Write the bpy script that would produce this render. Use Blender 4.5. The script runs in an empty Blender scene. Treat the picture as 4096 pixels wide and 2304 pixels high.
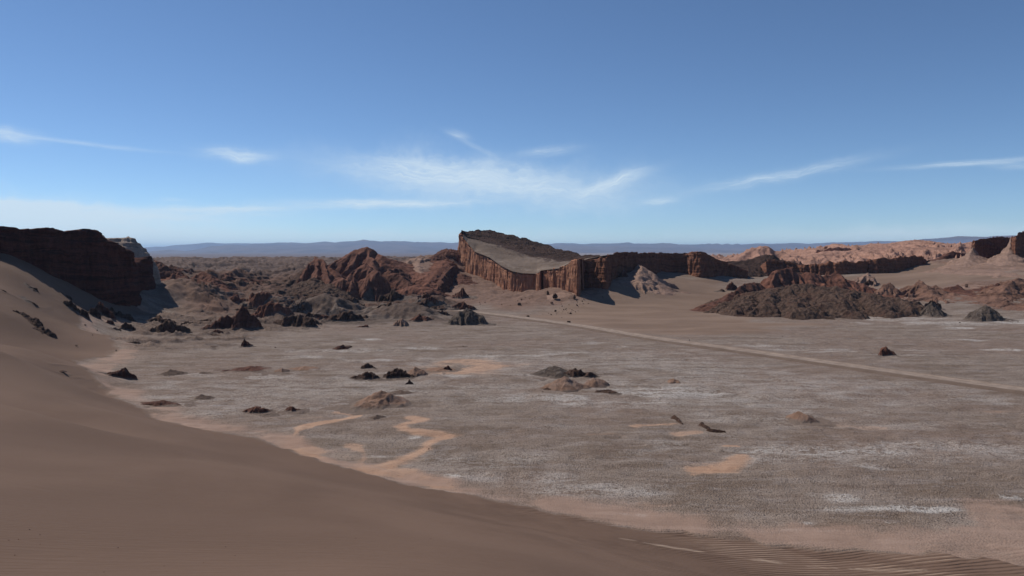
import bpy, math, random, time
T0 = time.time()
import numpy as np
from math import radians as R, pi

# ------------------------------------------------------------------ camera, sky, sun, exposure
S = bpy.context.scene
COL = S.collection
F = 2958.0                    # focal length in pixels of the 4096 px wide photograph
CAMZ = 30.0
PITCH = math.atan(152 / F)    # horizon at y = 1000 px
cam_d = bpy.data.cameras.new('camera')
cam_d.sensor_width = 36.0
cam_d.lens = F / 4096 * 36.0
cam_d.clip_start = 0.3
cam_d.clip_end = 120000
cam = bpy.data.objects.new('camera', cam_d)
COL.objects.link(cam)
cam.location = (0, 0, CAMZ)
cam.rotation_euler = (pi / 2 - PITCH, 0, 0)
S.camera = cam

S.view_settings.view_transform = 'Standard'
S.view_settings.look = 'None'
S.view_settings.exposure = 0.0
S.view_settings.gamma = 1.0
S.cycles.volume_bounces = 1
S.cycles.max_bounces = 5

SUN_AZ = R(-58)               # from +Y (view direction) towards +X; negative = left
SUN_EL = R(49)
sd = (math.sin(SUN_AZ) * math.cos(SUN_EL), math.cos(SUN_AZ) * math.cos(SUN_EL), math.sin(SUN_EL))
sun_d = bpy.data.lights.new('sun', 'SUN')
sun_d.energy = 4.3
sun_d.angle = R(0.53)
sun_d.color = (1.0, 0.93, 0.84)
sun = bpy.data.objects.new('sun', sun_d)
COL.objects.link(sun)
from mathutils import Vector
sun.rotation_euler = Vector(sd).to_track_quat('Z', 'Y').to_euler()
sun.location = (-200, 100, 300)


class NT:
    """tiny node-tree writer"""
    def __init__(s, tree):
        s.t = tree; s.n = tree.nodes; s.l = tree.links

    def node(s, typ, **kw):
        n = s.n.new(typ)
        for k, v in kw.items():
            setattr(n, k, v)
        return n

    def put(s, sock, v):
        if v is None:
            return
        if hasattr(v, 'is_output') or hasattr(v, 'links'):
            s.l.new(v, sock)
        else:
            if isinstance(v, (tuple, list)) and len(v) == 3 and len(sock.default_value) == 4:
                v = (*v, 1)
            sock.default_value = v

    def m(s, op, a, b=None, c=None, clamp=False):
        n = s.node('ShaderNodeMath', operation=op, use_clamp=clamp)
        s.put(n.inputs[0], a)
        if b is not None: s.put(n.inputs[1], b)
        if c is not None: s.put(n.inputs[2], c)
        return n.outputs[0]

    def vm(s, op, a, b):
        n = s.node('ShaderNodeVectorMath', operation=op)
        s.put(n.inputs[0], a); s.put(n.inputs[1], b)
        return n.outputs[0]

    def comb(s, x, y, z):
        n = s.node('ShaderNodeCombineXYZ')
        s.put(n.inputs[0], x); s.put(n.inputs[1], y); s.put(n.inputs[2], z)
        return n.outputs[0]

    def ss(s, v, lo, hi, a=0.0, b=1.0):
        n = s.node('ShaderNodeMapRange', interpolation_type='SMOOTHSTEP')
        s.put(n.inputs[0], v); s.put(n.inputs[1], lo); s.put(n.inputs[2], hi)
        s.put(n.inputs[3], a); s.put(n.inputs[4], b)
        return n.outputs[0]

    def noise(s, vec, scale, detail=4, rough=0.55, dist=0.0):
        n = s.node('ShaderNodeTexNoise')
        s.put(n.inputs['Vector'], vec)
        n.inputs['Scale'].default_value = scale
        n.inputs['Detail'].default_value = detail
        n.inputs['Roughness'].default_value = rough
        n.inputs['Distortion'].default_value = dist
        return n.outputs[0]

    def voro(s, vec, scale, feature='DISTANCE_TO_EDGE', rnd=1.0):
        n = s.node('ShaderNodeTexVoronoi', feature=feature)
        s.put(n.inputs['Vector'], vec)
        n.inputs['Scale'].default_value = scale
        n.inputs['Randomness'].default_value = rnd
        return n.outputs[0]

    def mix(s, f, a, b, blend='MIX'):
        n = s.node('ShaderNodeMix', data_type='RGBA', blend_type=blend)
        s.put(n.inputs[0], f); s.put(n.inputs[6], a); s.put(n.inputs[7], b)
        return n.outputs[2]

    def scale(s, vec, x, y, z):
        n = s.node('ShaderNodeVectorMath', operation='MULTIPLY')
        s.put(n.inputs[0], vec)
        n.inputs[1].default_value = (x, y, z)
        return n.outputs[0]

    def attr(s, name):
        n = s.node('ShaderNodeAttribute', attribute_name=name)
        return n.outputs['Fac']


# world: physical sky plus thin cirrus laid out by compass bearing and elevation
W = bpy.data.worlds.new('World')
S.world = W
W.use_nodes = True
W.node_tree.nodes.clear()
N = NT(W.node_tree)
sky = N.node('ShaderNodeTexSky', sky_type='NISHITA')
sky.sun_disc = False
sky.sun_elevation = SUN_EL
sky.sun_rotation = SUN_AZ
sky.altitude = 4000
sky.air_density = 1.0
sky.dust_density = 0.6
sky.ozone_density = 3.0
tc = N.node('ShaderNodeTexCoord')
sep = N.node('ShaderNodeSeparateXYZ')
N.put(sep.inputs[0], tc.outputs['Generated'])
dx, dy, dz = sep.outputs
bear = N.m('MULTIPLY', N.m('ARCTAN2', dx, dy), 1000.0)                       # bearing, milliradians
hor = N.m('SQRT', N.m('ADD', N.m('MULTIPLY', dx, dx), N.m('MULTIPLY', dy, dy)))
elev = N.m('MULTIPLY', N.m('ARCTAN2', dz, hor), 1000.0)                      # elevation, milliradians
wv = N.comb(N.m('MULTIPLY', bear, 0.001), N.m('MULTIPLY', elev, 0.001), 0.0)
warp1 = N.noise(wv, 9.0, 4, 0.6)
warp2 = N.noise(N.vm('ADD', wv, (5.3, 2.1, 0)), 22.0, 4, 0.6)


def cloud(px, py, rx, ry, tilt, amt, seed, fibre=0.6):
    az = math.atan((px - 2048) / F)
    el = math.atan((1000 - py) / F * math.cos(az))
    u0, v0 = az * 1000, el * 1000
    k = math.cos(az) ** 2 * 1000 / F
    rx *= k; ry *= math.cos(az) * 1000 / F
    du = N.m('SUBTRACT', bear, u0)
    dv = N.m('SUBTRACT', elev, v0)
    c, s_ = math.cos(tilt), math.sin(tilt)
    a = N.m('DIVIDE', N.m('ADD', N.m('MULTIPLY', du, c), N.m('MULTIPLY', dv, s_)), rx)
    b = N.m('DIVIDE', N.m('SUBTRACT', N.m('MULTIPLY', dv, c), N.m('MULTIPLY', du, s_)), ry)
    b = N.m('ADD', b, N.m('MULTIPLY', N.m('SUBTRACT', warp1, 0.5), 2.2))
    b = N.m('ADD', b, N.m('MULTIPLY', N.m('SUBTRACT', warp2, 0.5), 1.6))
    d2 = N.m('ADD', N.m('MULTIPLY', a, a), N.m('MULTIPLY', b, b))
    body = N.m('POWER', 2.718, N.m('MULTIPLY', d2, -1.3))
    fv = N.comb(N.m('ADD', N.m('MULTIPLY', a, rx / 60.0), seed), N.m('MULTIPLY', b, max(ry, 8) / 7.0), seed)
    f = N.noise(fv, 1.3, 5, 0.65, 1.2)
    f = N.ss(f, 0.32, 0.72, 1 - fibre, 1.0)
    return N.m('MULTIPLY', N.m('MULTIPLY', body, f), amt)


cl = None
for args in [
    (1800, 695, 420, 50, -0.06, 1.0, 1.0), (2100, 755, 430, 62, -0.05, 0.75, 7.0), (2440, 738, 150, 26, 0.30, 1.0, 2.0), (1700, 660, 200, 16, -0.12, 0.7, 33.0), (1950, 730, 620, 95, -0.06, 0.38, 35.0, 0.3),
    (1560, 815, 370, 17, 0.02, 1.2, 3.0), (960, 622, 130, 26, -0.05, 0.85, 4.0),
    (50, 552, 120, 28, 0.0, 0.8, 5.0), (330, 575, 330, 9, -0.06, 0.42, 6.0),
    (150, 865, 600, 62, -0.06, 1.5, 8.0), (300, 905, 950, 80, -0.04, 0.45, 37.0, 0.25), (100, 818, 420, 20, -0.03, 1.3, 51.0), (420, 858, 460, 16, -0.04, 1.1, 53.0), (900, 838, 330, 11, 0.03, 0.9, 55.0), (300, 925, 380, 14, 0.0, 0.9, 57.0), (1500, 965, 1500, 40, 0.0, 0.4, 41.0, 0.3), (3700, 945, 1000, 40, 0.02, 0.45, 43.0, 0.3), (800, 850, 400, 30, 0.02, 0.7, 9.0), (480, 960, 460, 40, 0.0, 0.8, 21.0),
    (3110, 705, 320, 22, 0.17, 0.62, 10.0), (3900, 652, 330, 11, 0.02, 0.68, 11.0), (4060, 665, 110, 14, -0.08, 0.4, 12.0),
    (2635, 806, 70, 14, 0.05, 0.72, 13.0), (1835, 545, 45, 16, -0.25, 0.45, 14.0), (1900, 590, 110, 10, -0.45, 0.26, 15.0),
    (2190, 608, 120, 17, 0.08, 0.42, 16.0), (700, 800, 60, 8, 0.0, 0.28, 17.0), (1550, 940, 620, 26, 0.0, 0.34, 18.0),
    (3700, 930, 700, 36, 0.02, 0.30, 19.0), (2300, 830, 260, 40, 0.0, 0.22, 20.0)]:
    c_ = cloud(*args)
    cl = c_ if cl is None else N.m('ADD', N.m('SUBTRACT', 1.0, N.m('SUBTRACT', 1.0, cl)), N.m('MULTIPLY', c_, N.m('SUBTRACT', 1.0, cl)))
cl = N.m('MINIMUM', cl, 0.82)
tint = N.node('ShaderNodeMix', data_type='RGBA', blend_type='MULTIPLY')
tint.inputs[0].default_value = 1.0
N.put(tint.inputs[6], sky.outputs[0]); N.put(tint.inputs[7], (0.92, 1.02, 1.08))
skyc = N.mix(cl, tint.outputs[2], (7.0, 8.3, 9.3))
bg = N.node('ShaderNodeBackground')
N.put(bg.inputs[0], skyc)
bg.inputs[1].default_value = 0.097
wo = N.node('ShaderNodeOutputWorld')
N.l.new(bg.outputs[0], wo.inputs[0])


# ------------------------------------------------------------------ noise
rng = np.random.RandomState(7)
PERM = rng.permutation(256).astype(np.int32)
PERM = np.concatenate([PERM, PERM, PERM])
RV = rng.rand(256).astype(np.float32) * 2 - 1


def vnoise(x, y, z=0.0):
    x = np.asarray(x, np.float32); y = np.asarray(y, np.float32)
    z = np.asarray(z, np.float32) + np.zeros_like(x)
    xi = np.floor(x).astype(np.int32); yi = np.floor(y).astype(np.int32); zi = np.floor(z).astype(np.int32)
    fx = x - xi; fy = y - yi; fz = z - zi
    ux = fx * fx * fx * (fx * (fx * 6 - 15) + 10)
    uy = fy * fy * fy * (fy * (fy * 6 - 15) + 10)
    uz = fz * fz * fz * (fz * (fz * 6 - 15) + 10)
    xi &= 255; yi &= 255; zi &= 255
    out = 0
    for k in (0, 1):
        wz = uz if k else 1 - uz
        pz = PERM[(zi + k) & 255]
        for j in (0, 1):
            wy = uy if j else 1 - uy
            py = PERM[pz + ((yi + j) & 255)]
            a = RV[PERM[py + (xi & 255)]]
            b = RV[PERM[py + ((xi + 1) & 255)]]
            out = out + (a + (b - a) * ux) * wy * wz
    return out


def fbm(x, y, z=0.0, o=4, g=0.5):
    s = 0; a = 1; t = 0
    for i in range(o):
        s = s + a * vnoise(x * 2.03 ** i + 17.1 * i, y * 2.03 ** i + 9.3 * i, np.asarray(z) * 2.03 ** i + 3.7 * i)
        t += a; a *= g
    return s / t * 1.6


def ridged(x, y, z=0.0, o=4, g=0.5):
    s = 0; a = 1; t = 0
    for i in range(o):
        n = 1 - np.abs(vnoise(x * 2.03 ** i + 31.1 * i, y * 2.03 ** i + 5.3 * i, np.asarray(z) * 2.03 ** i + 1.7 * i)) * 2
        s = s + a * n; t += a; a *= g
    return s / t


def sstep(v, a, b):
    t = np.clip((v - a) / (b - a), 0, 1)
    return t * t * (3 - 2 * t)


# ------------------------------------------------------------------ picture -> world
CA, SA = math.cos(PITCH), math.sin(PITCH)


def ray(px, py):
    u = (px - 2048.0) / F; v = (1152.0 - py) / F
    return u, CA + v * SA, -SA + v * CA


def P(px, py, d):
    """world point seen at pixel (px, py) lying at distance d along +Y"""
    a, b, c = ray(px, py)
    t = d / b
    return np.array([a * t, d, CAMZ + c * t])


# ------------------------------------------------------------------ base ground
cp = []   # control points of the ground surface: world x, y, z
def C(px, py, d): cp.append(tuple(P(px, py, d)))
TOE = [(330, 1270, None), (300, 1480, None), (420, 1580, None), (600, 1668, None), (900, 1745, None), (1300, 1842, None),
       (1500, 1900, None), (1750, 1962, None), (2000, 2012, None), (2300, 2075, None), (2600, 2120, None), (2900, 2152, None),
       (3200, 2190, None), (3600, 2222, None), (3920, 2236, None), (4100, 2268, None), (4500, 2310, None)]


def flat(px, py, z=0.0):
    a, b, c = ray(px, py)
    t = (z - CAMZ) / c
    return a * t, b * t


toe = [flat(a, b) for a, b, _ in TOE[1:]]
for q in toe: cp.append((q[0], q[1], 0.1))
# dune under the camera
for a in ((0, 0, 28.4), (0, -30, 32), (-30, 0, 29.5), (30, 5, 18.5), (45, 30, 6.5), (60, 10, 8), (-60, 0, 31), (-100, 30, 30), (60, -40, 22), (-150, 60, 30)):
    cp.append(a)
C(2048, 2290, 13); C(2048, 2195, 30); C(2048, 2100, 55)
C(1000, 2290, 14); C(1000, 2060, 35); C(1000, 1880, 65)
C(3000, 2290, 13.5) if False else cp.append((10, 26, 15.5)); cp.append((20, 45, 7.0))
C(500, 2290, 14); C(500, 2000, 38); C(500, 1800, 68); C(450, 1650, 102)
for py, d in ((2290, 14), (1900, 38), (1600, 80), (1400, 132), (1250, 205), (1150, 232), (1058, 254)): C(0, py, d)
for py, d in ((1600, 75), (1300, 160), (1100, 225), (1030, 262)): C(-400, py, d)
for py, d in ((1700, 85), (1500, 128), (1400, 163), (1250, 232)): C(150, py, d)
for py, d in ((1400, 208), (1300, 246), (1220, 272)): C(300, py, d)
# left sand slope and foot of the dark cliff
for t in ((115, 1098, 264), (278, 1154, 288), (405, 1210, 304), (517, 1242, 320), (636, 1261, 333), (0, 995, 276), (119, 1045, 292), (278, 1105, 309), (400, 1170, 318),
          (541, 1208, 332), (632, 1137, 366), (715, 1206, 352), (743, 1232, 345), (700, 1150, 400), (420, 1300, 265), (480, 1290, 285)): C(*t)
for a in ((-250, 260, 30), (-250, 340, 26), (-320, 200, 33), (-280, 430, 24), (-215, 430, 18), (-200, 180, 33)): cp.append(a)
# far edge of the pan, left to centre
for px, py in ((520, 1420), (480, 1345), (600, 1330), (760, 1330), (1000, 1325), (1300, 1310), (1640, 1305), (1950, 1292), (2048, 1278)):
    q = flat(px, py); cp.append((q[0], q[1], 0.0))
# pan interior pushed slightly below zero, then clipped flat
for x, y in ((-70, 200), (-90, 240), (-30, 150), (0, 130), (0, 220), (-40, 260), (40, 110), (40, 180), (60, 260), (0, 290), (90, 90), (120, 160),
             (120, 240), (70, 320), (140, 310), (190, 250), (200, 150), (160, 60), (220, 60), (300, 200), (300, 320), (300, 60), (-75, 165), (110, 340)):
    cp.append((x, y, -1.6))
# badlands floor left of centre
for t in ((700, 1260, 318), (820, 1180, 372), (900, 1150, 420), (1050, 1148, 455), (1100, 1240, 372), (1200, 1200, 410), (1400, 1210, 405), (1350, 1150, 470),
          (1520, 1180, 440), (1600, 1250, 366), (1700, 1200, 415), (1750, 1150, 455), (1850, 1240, 372), (1050, 1115, 560), (800, 1100, 560), (1400, 1090, 600),
          (800, 1052, 760), (1100, 1045, 800), (1350, 1045, 800), (600, 1050, 700), (900, 1036, 1050), (1250, 1036, 1050), (500, 1040, 1050), (1600, 1080, 640)):
    C(*t)
# apron below the amphitheatre wall and right dune
for t in ((1831, 1015, 522), (1780, 1060, 500), (1859, 1085, 508), (1914, 1100, 492), (1978, 1128, 472), (2048, 1160, 448), (2150, 1164, 432), (2227, 1152, 415), (2300, 1172, 393),
          (2345, 1150, 413), (2430, 1128, 412), (2500, 1112, 436), (2604, 1092, 470), (2763, 1091, 487), (2903, 1102, 490), (2962, 1112, 500), (3100, 1120, 490),
          (1900, 1160, 440), (2000, 1220, 385), (2200, 1220, 375), (2400, 1200, 388), (2550, 1200, 392), (2700, 1170, 420), (2850, 1165, 440),
          (2100, 1256, 352), (2300, 1262, 345), (2600, 1270, 332), (2900, 1286, 312), (2450, 1262, 350), (2700, 1240, 362), (2850, 1225, 380),
          (3300, 1140, 460), (3402, 1114, 478), (3489, 1097, 490), (3577, 1092, 505), (3700, 1047, 545), (3750, 1040, 560), (3899, 1046, 520), (4062, 1054, 480),
          (3600, 1130, 455), (3800, 1110, 445), (4000, 1110, 430), (4200, 1090, 430), (3700, 1180, 395), (3850, 1190, 380), (4000, 1200, 370), (4150, 1220, 360),
          (3650, 1255, 348), (3850, 1266, 333), (4050, 1276, 321), (3300, 1275, 322), (3500, 1268, 330), (4300, 1270, 320)):
    C(*t)
for t in ((3200, 1080, 640), (3500, 1052, 660), (3300, 1020, 900), (3800, 1020, 800), (4300, 1000, 700), (2500, 1060, 700), (2200, 1060, 700), (2000, 1040, 900), (2800, 1050, 900), (4500, 1040, 500), (4800, 1200, 330)):
    C(*t)
for a in ((-700, 500, 24), (-900, 0, 24), (0, -600, 30), (900, 0, 10), (700, 600, 24), (-300, -200, 32), (400, -200, 12)): cp.append(a)
cp = np.array(cp, float)
MQC = 6.0


def mq(dx, dy): return np.sqrt(dx * dx + dy * dy + MQC * MQC)


_A = mq(cp[:, None, 0] - cp[None, :, 0], cp[:, None, 1] - cp[None, :, 1])
_n = len(cp)
_M = np.zeros((_n + 1, _n + 1))
_M[:_n, :_n] = _A - np.eye(_n) * 0.6
_M[_n, :_n] = 1; _M[:_n, _n] = 1
_w = np.linalg.solve(_M, np.concatenate([cp[:, 2], [0]]))


def G(x, y):
    x = np.asarray(x, float); y = np.asarray(y, float)
    sh = x.shape
    x = x.ravel(); y = y.ravel()
    z = np.full(x.shape, _w[_n])
    cx = cp[:, 0:1].astype(np.float32); cy = cp[:, 1:2].astype(np.float32); w_ = _w[:_n].astype(np.float32)
    for k in range(0, len(x), 4000):
        a = x[k:k + 4000].astype(np.float32)[None]; b = y[k:k + 4000].astype(np.float32)[None]
        z[k:k + 4000] += w_ @ np.sqrt((a - cx) ** 2 + (b - cy) ** 2 + np.float32(MQC * MQC))
    r = np.hypot(x, y)
    z = z * (1 - sstep(r, 1000, 1900)) + sstep(r, 1000, 1900) * -25
    c = 0.5
    zc = (z + np.sqrt(z * z + c * c)) / 2 - c / 2 * 0.9
    z = np.where(r < 1000, zc, z * sstep(r, 1000, 1200) + zc * (1 - sstep(r, 1000, 1200)))
    return z.reshape(sh)


def hit(px, py, d0=8.0, d1=1500.0):
    """distance along +Y at which the view ray of a pixel first meets the base ground"""
    ds = np.exp(np.linspace(math.log(d0), math.log(d1), 1400))
    a, b, c = ray(px, py)
    t = ds / b
    g = G(a * t, ds)
    under = (CAMZ + c * t) < g
    i = int(np.argmax(under))
    if not under[i]: return d1
    return float(ds[i])


def ghit(px, py):
    d = hit(px, py)
    p = P(px, py, d)
    return p[0], p[1]


def dist_poly(x, y, pts):
    """distance to polyline"""
    best = np.full(x.shape, 1e9)
    for (ax, ay), (bx, by) in zip(pts[:-1], pts[1:]):
        vx, vy = bx - ax, by - ay
        t = np.clip(((x - ax) * vx + (y - ay) * vy) / (vx * vx + vy * vy + 1e-9), 0, 1)
        best = np.minimum(best, np.hypot(x - ax - t * vx, y - ay - t * vy))
    return best


def inside(x, y, pts):
    r = np.zeros(x.shape, bool)
    n = len(pts); j = n - 1
    for i in range(n):
        xi, yi = pts[i]; xj, yj = pts[j]
        c = ((yi > y) != (yj > y)) & (x < (xj - xi) * (y - yi) / (yj - yi + 1e-12) + xi)
        r ^= c; j = i
    return r


def sdf(x, y, pts):
    d = dist_poly(x, y, list(pts) + [pts[0]])
    return np.where(inside(x, y, pts), -d, d)


# eroded badland field between the dark cliff and the amphitheatre: part of the terrain itself
FIELD = [ghit(*q) for q in ((640, 1185), (700, 1232), (790, 1262), (880, 1296), (1050, 1300), (1300, 1284), (1500, 1282), (1760, 1285), (1850, 1262), (1860, 1236), (1800, 1200), (1830, 1150), (1800, 1090), (1640, 1095), (1500, 1120), (1300, 1090), (1120, 1075), (950, 1090), (700, 1100))]
G_base = G


def relief(x, y):
    x = np.asarray(x, float); y = np.asarray(y, float)
    out = np.zeros(x.shape); rk_ = np.zeros(x.shape)
    m_ = (y > 280) & (y < 640) & (x > -260) & (x < 20)
    if not m_.any(): return out, rk_
    X = x[m_]; Y = y[m_]
    sdv = sdf(X, Y, FIELD) + fbm(X / 22, Y / 16, 70.0, 3) * 9
    msk = 1 - sstep(sdv, -16, 4)
    wx = X + fbm(X / 30, Y / 30, 71.0, 3) * 9; wy = Y + fbm(X / 30, Y / 30, 72.0, 3) * 9
    r1 = ridged(wx / 40, wy / 26, 73.0, 5, 0.50)
    r2 = ridged(wx / 13 + 7, wy / 10, 74.0, 4, 0.5)
    h = np.clip(r1 + 0.15, 0, 1.3) ** 1.4 * 7.2 + np.clip(r2, 0, 1) * 2.2 * sstep(r1, -0.4, 0.4)
    T = 1.9
    hz = h + fbm(X / 18, Y / 12, 75.0, 3) * 0.8
    q = hz / T; f_ = q - np.floor(q)
    h = h + (np.floor(q) + sstep(f_, 0.5, 0.9) - q) * T * 0.62
    h = h + np.abs(vnoise(X / 3.1, Y / 2.8, 7.5)) * 0.9 * sstep(r1, -0.2, 0.4)
    out[m_] = np.maximum(h - 0.5, -0.2) * msk
    rk_[m_] = msk * sstep(r1 + 0.4 * r2, -0.35, 0.35)
    return out, rk_


def G(x, y):
    return G_base(x, y) + relief(x, y)[0]


# ------------------------------------------------------------------ mesh helpers
def link(o): COL.objects.link(o); return o


def tag(o, label=None, cat=None, group=None, kind=None):
    if label: o['label'] = label
    if cat: o['category'] = cat
    if group: o['group'] = group
    if kind: o['kind'] = kind
    return o


def mesh_obj(name, V, Fq, mat, parent=None, smooth=True, attrs=None):
    me = bpy.data.meshes.new(name)
    V = np.asarray(V, np.float32); Fq = np.asarray(Fq, np.int32)
    k = Fq.shape[1]
    me.vertices.add(len(V)); me.vertices.foreach_set('co', V.ravel())
    me.loops.add(Fq.size); me.loops.foreach_set('vertex_index', Fq.ravel())
    me.polygons.add(len(Fq))
    me.polygons.foreach_set('loop_start', np.arange(0, Fq.size, k, dtype=np.int32))
    me.polygons.foreach_set('loop_total', np.full(len(Fq), k, np.int32))
    if smooth: me.polygons.foreach_set('use_smooth', np.ones(len(Fq), bool))
    me.update(calc_edges=True)
    me.validate()
    if attrs:
        for an, av in attrs.items():
            a = me.attributes.new(an, 'FLOAT', 'POINT')
            a.data.foreach_set('value', np.asarray(av, np.float32).ravel())
    me.materials.append(mat)
    o = bpy.data.objects.new(name, me)
    link(o)
    if parent is not None: o.parent = parent
    return o


def grid_faces(nr, nc, keep=None, wrap=False):
    i = np.arange(nr - 1)[:, None]; j = np.arange(nc if wrap else nc - 1)[None, :]
    j2 = (j + 1) % nc
    a = i * nc + j; b = i * nc + j2; c = (i + 1) * nc + j2; d = (i + 1) * nc + j
    f = np.stack([a, b, c, d], -1).reshape(-1, 4)
    if keep is not None: f = f[keep.reshape(-1)]
    return f


def compact(V, Fq, attrs=None):
    used = np.zeros(len(V), bool); used[Fq.ravel()] = True
    idx = np.cumsum(used) - 1
    return V[used], idx[Fq], ({k: v[used] for k, v in attrs.items()} if attrs else None)


# ------------------------------------------------------------------ materials
def new_mat(name):
    m = bpy.data.materials.new(name); m.use_nodes = True
    m.node_tree.nodes.clear()
    n = NT(m.node_tree)
    b = n.node('ShaderNodeBsdfPrincipled')
    b.inputs['Specular IOR Level'].default_value = 0.15
    b.inputs['Roughness'].default_value = 0.95
    o = n.node('ShaderNodeOutputMaterial')
    n.l.new(b.outputs[0], o.inputs[0])
    return m, n, b


def bump(n, b, hgt, dist, strength=1.0, prev=None):
    bn = n.node('ShaderNodeBump')
    bn.inputs['Strength'].default_value = strength
    bn.inputs['Distance'].default_value = dist
    n.put(bn.inputs['Height'], hgt)
    if prev is not None: n.l.new(prev, bn.inputs['Normal'])
    n.l.new(bn.outputs[0], b.inputs['Normal'])
    return bn.outputs[0]


def rock_mat(name, c1, c2, c3=None, strata=0.5, sfreq=0.9, vert=0.0, bumpd=0.35, nscale=0.35, salt=0.0, dip=(0.05, 0.02)):
    """weathered rock: blotches, beds that follow height, optional vertical streaks, darker in the grooves, pits and grit"""
    m, n, b = new_mat(name)
    pos = n.node('ShaderNodeNewGeometry').outputs['Position']
    sp = n.node('ShaderNodeSeparateXYZ'); n.put(sp.inputs[0], pos)
    big = n.noise(pos, nscale * 0.25, 3, 0.6)
    med = n.noise(pos, nscale, 5, 0.65)
    fine = n.noise(pos, nscale * 7, 4, 0.7)
    zz = n.m('ADD', sp.outputs[2], n.m('ADD', n.m('MULTIPLY', sp.outputs[0], dip[0]), n.m('MULTIPLY', sp.outputs[1], dip[1])))
    zz = n.m('ADD', zz, n.m('MULTIPLY', big, 5.0))
    bed = n.noise(n.comb(n.m('MULTIPLY', sp.outputs[0], 0.02), n.m('MULTIPLY', sp.outputs[1], 0.02), n.m('MULTIPLY', zz, sfreq)), 1.0, 6, 0.75)
    col = n.mix(n.ss(med, 0.36, 0.66), c1, c2)
    if c3: col = n.mix(n.ss(big, 0.45, 0.68), col, c3)
    bedf = n.ss(bed, 0.38, 0.62)
    col = n.mix(n.m('MULTIPLY', bedf, strata), col, tuple(x * 1.55 for x in c2))
    col = n.mix(n.m('MULTIPLY', n.ss(bed, 0.48, 0.36), strata * 0.9), col, tuple(x * 0.5 for x in c1))
    if vert:
        vs = n.noise(n.scale(pos, 0.9, 0.9, 0.05), 1.0, 5, 0.7)
        col = n.mix(n.m('MULTIPLY', n.ss(vs, 0.5, 0.68), vert), col, tuple(x * 0.45 for x in c1))
        col = n.mix(n.m('MULTIPLY', n.ss(vs, 0.46, 0.32), vert * 0.8), col, tuple(x * 1.4 for x in c2))
    col = n.mix(n.ss(fine, 0.3, 0.7, 0.0, 0.35), col, tuple(x * 0.6 for x in c1))
    if salt:
        sl = n.noise(pos, 0.5, 6, 0.75)
        col = n.mix(n.m('MULTIPLY', n.ss(sl, 0.55, 0.7), salt), col, (0.36, 0.315, 0.28))
    hg = n.node('ShaderNodeAttribute', attribute_name='foot').outputs['Fac']
    dst = n.mix(med, (0.135, 0.102, 0.082), (0.195, 0.153, 0.126))
    col = n.mix(n.m('MULTIPLY', n.ss(n.m('ADD', hg, n.m('MULTIPLY', n.m('SUBTRACT', med, 0.5), 1.2)), 0.35, 0.85), 0.85), col, dst)
    n.put(b.inputs['Base Color'], col)
    h = n.m('ADD', n.m('MULTIPLY', med, 1.0), n.m('MULTIPLY', fine, 0.35))
    h = n.m('ADD', h, n.m('MULTIPLY', bed, strata * 1.0))
    if vert: h = n.m('ADD', h, n.m('MULTIPLY', vs, -vert))
    bump(n, b, h, bumpd * 2.2)
    return m


M = {}
M['cliff_dark'] = rock_mat('shade_darkened_red_cliff_rock', (0.042, 0.011, 0.007), (0.100, 0.034, 0.022), None, 0.55, 0.7, 0.35, 0.4, 0.3)  # red rock with the cliff's deep shade put into its colour
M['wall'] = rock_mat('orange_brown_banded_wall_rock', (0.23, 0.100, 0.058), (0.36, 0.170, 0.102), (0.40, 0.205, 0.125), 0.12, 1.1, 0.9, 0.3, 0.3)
M['wall2'] = rock_mat('shade_darkened_bedded_wall_rock', (0.10, 0.040, 0.024), (0.21, 0.095, 0.056), (0.17, 0.075, 0.045), 0.38, 0.9, 0.4, 0.35, 0.4)  # darker wall rock: shade of the turned-away faces is in the colour
M['crest'] = rock_mat('dark_slabby_crest_rock', (0.028, 0.015, 0.011), (0.070, 0.041, 0.031), None, 0.6, 0.6, 0.0, 0.8, 0.5)
M['red'] = rock_mat('red_brown_clay_rock', (0.105, 0.043, 0.029), (0.180, 0.082, 0.055), (0.145, 0.066, 0.045), 0.35, 0.5, 0.0, 0.45, 0.3)
M['clay'] = rock_mat('orange_brown_clay_rock', (0.115, 0.060, 0.042), (0.215, 0.122, 0.087), (0.175, 0.098, 0.07), 0.4, 0.6, 0.0, 0.5, 0.4)
M['reddk'] = rock_mat('dark_red_brown_rock', (0.062, 0.026, 0.018), (0.130, 0.060, 0.042), None, 0.4, 0.6, 0.0, 0.45, 0.35)
M['knob'] = rock_mat('dark_brown_salt_crusted_rock', (0.060, 0.036, 0.026), (0.165, 0.106, 0.078), (0.12, 0.066, 0.047), 0.1, 0.6, 0.0, 0.7, 0.7, 0.12)
M['knobgrey'] = rock_mat('grey_brown_salt_crusted_rock', (0.085, 0.062, 0.049), (0.165, 0.128, 0.105), None, 0.1, 0.6, 0.0, 0.6, 0.9, 0.45)
M['dark'] = rock_mat('shade_darkened_outcrop_rock', (0.042, 0.023, 0.016), (0.118, 0.070, 0.051), None, 0.3, 0.8, 0.0, 0.5, 0.7)  # rock colour lowered so that shadowed outcrop fronts go black
M['grey'] = rock_mat('grey_brown_crumbly_earth', (0.085, 0.057, 0.044), (0.145, 0.103, 0.081), None, 0.15, 0.5, 0.0, 0.25, 0.5)
M['pale'] = rock_mat('pale_pink_badland_clay', (0.26, 0.145, 0.105), (0.37, 0.215, 0.16), (0.31, 0.175, 0.13), 0.30, 0.35, 0.0, 0.7, 0.15)
M['palegrey'] = rock_mat('sun_lightened_buff_rock', (0.24, 0.185, 0.15), (0.33, 0.26, 0.21), None, 0.35, 0.8, 0.0, 0.4, 0.3)  # cliff top rock, paled in colour for the sun on it
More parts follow.
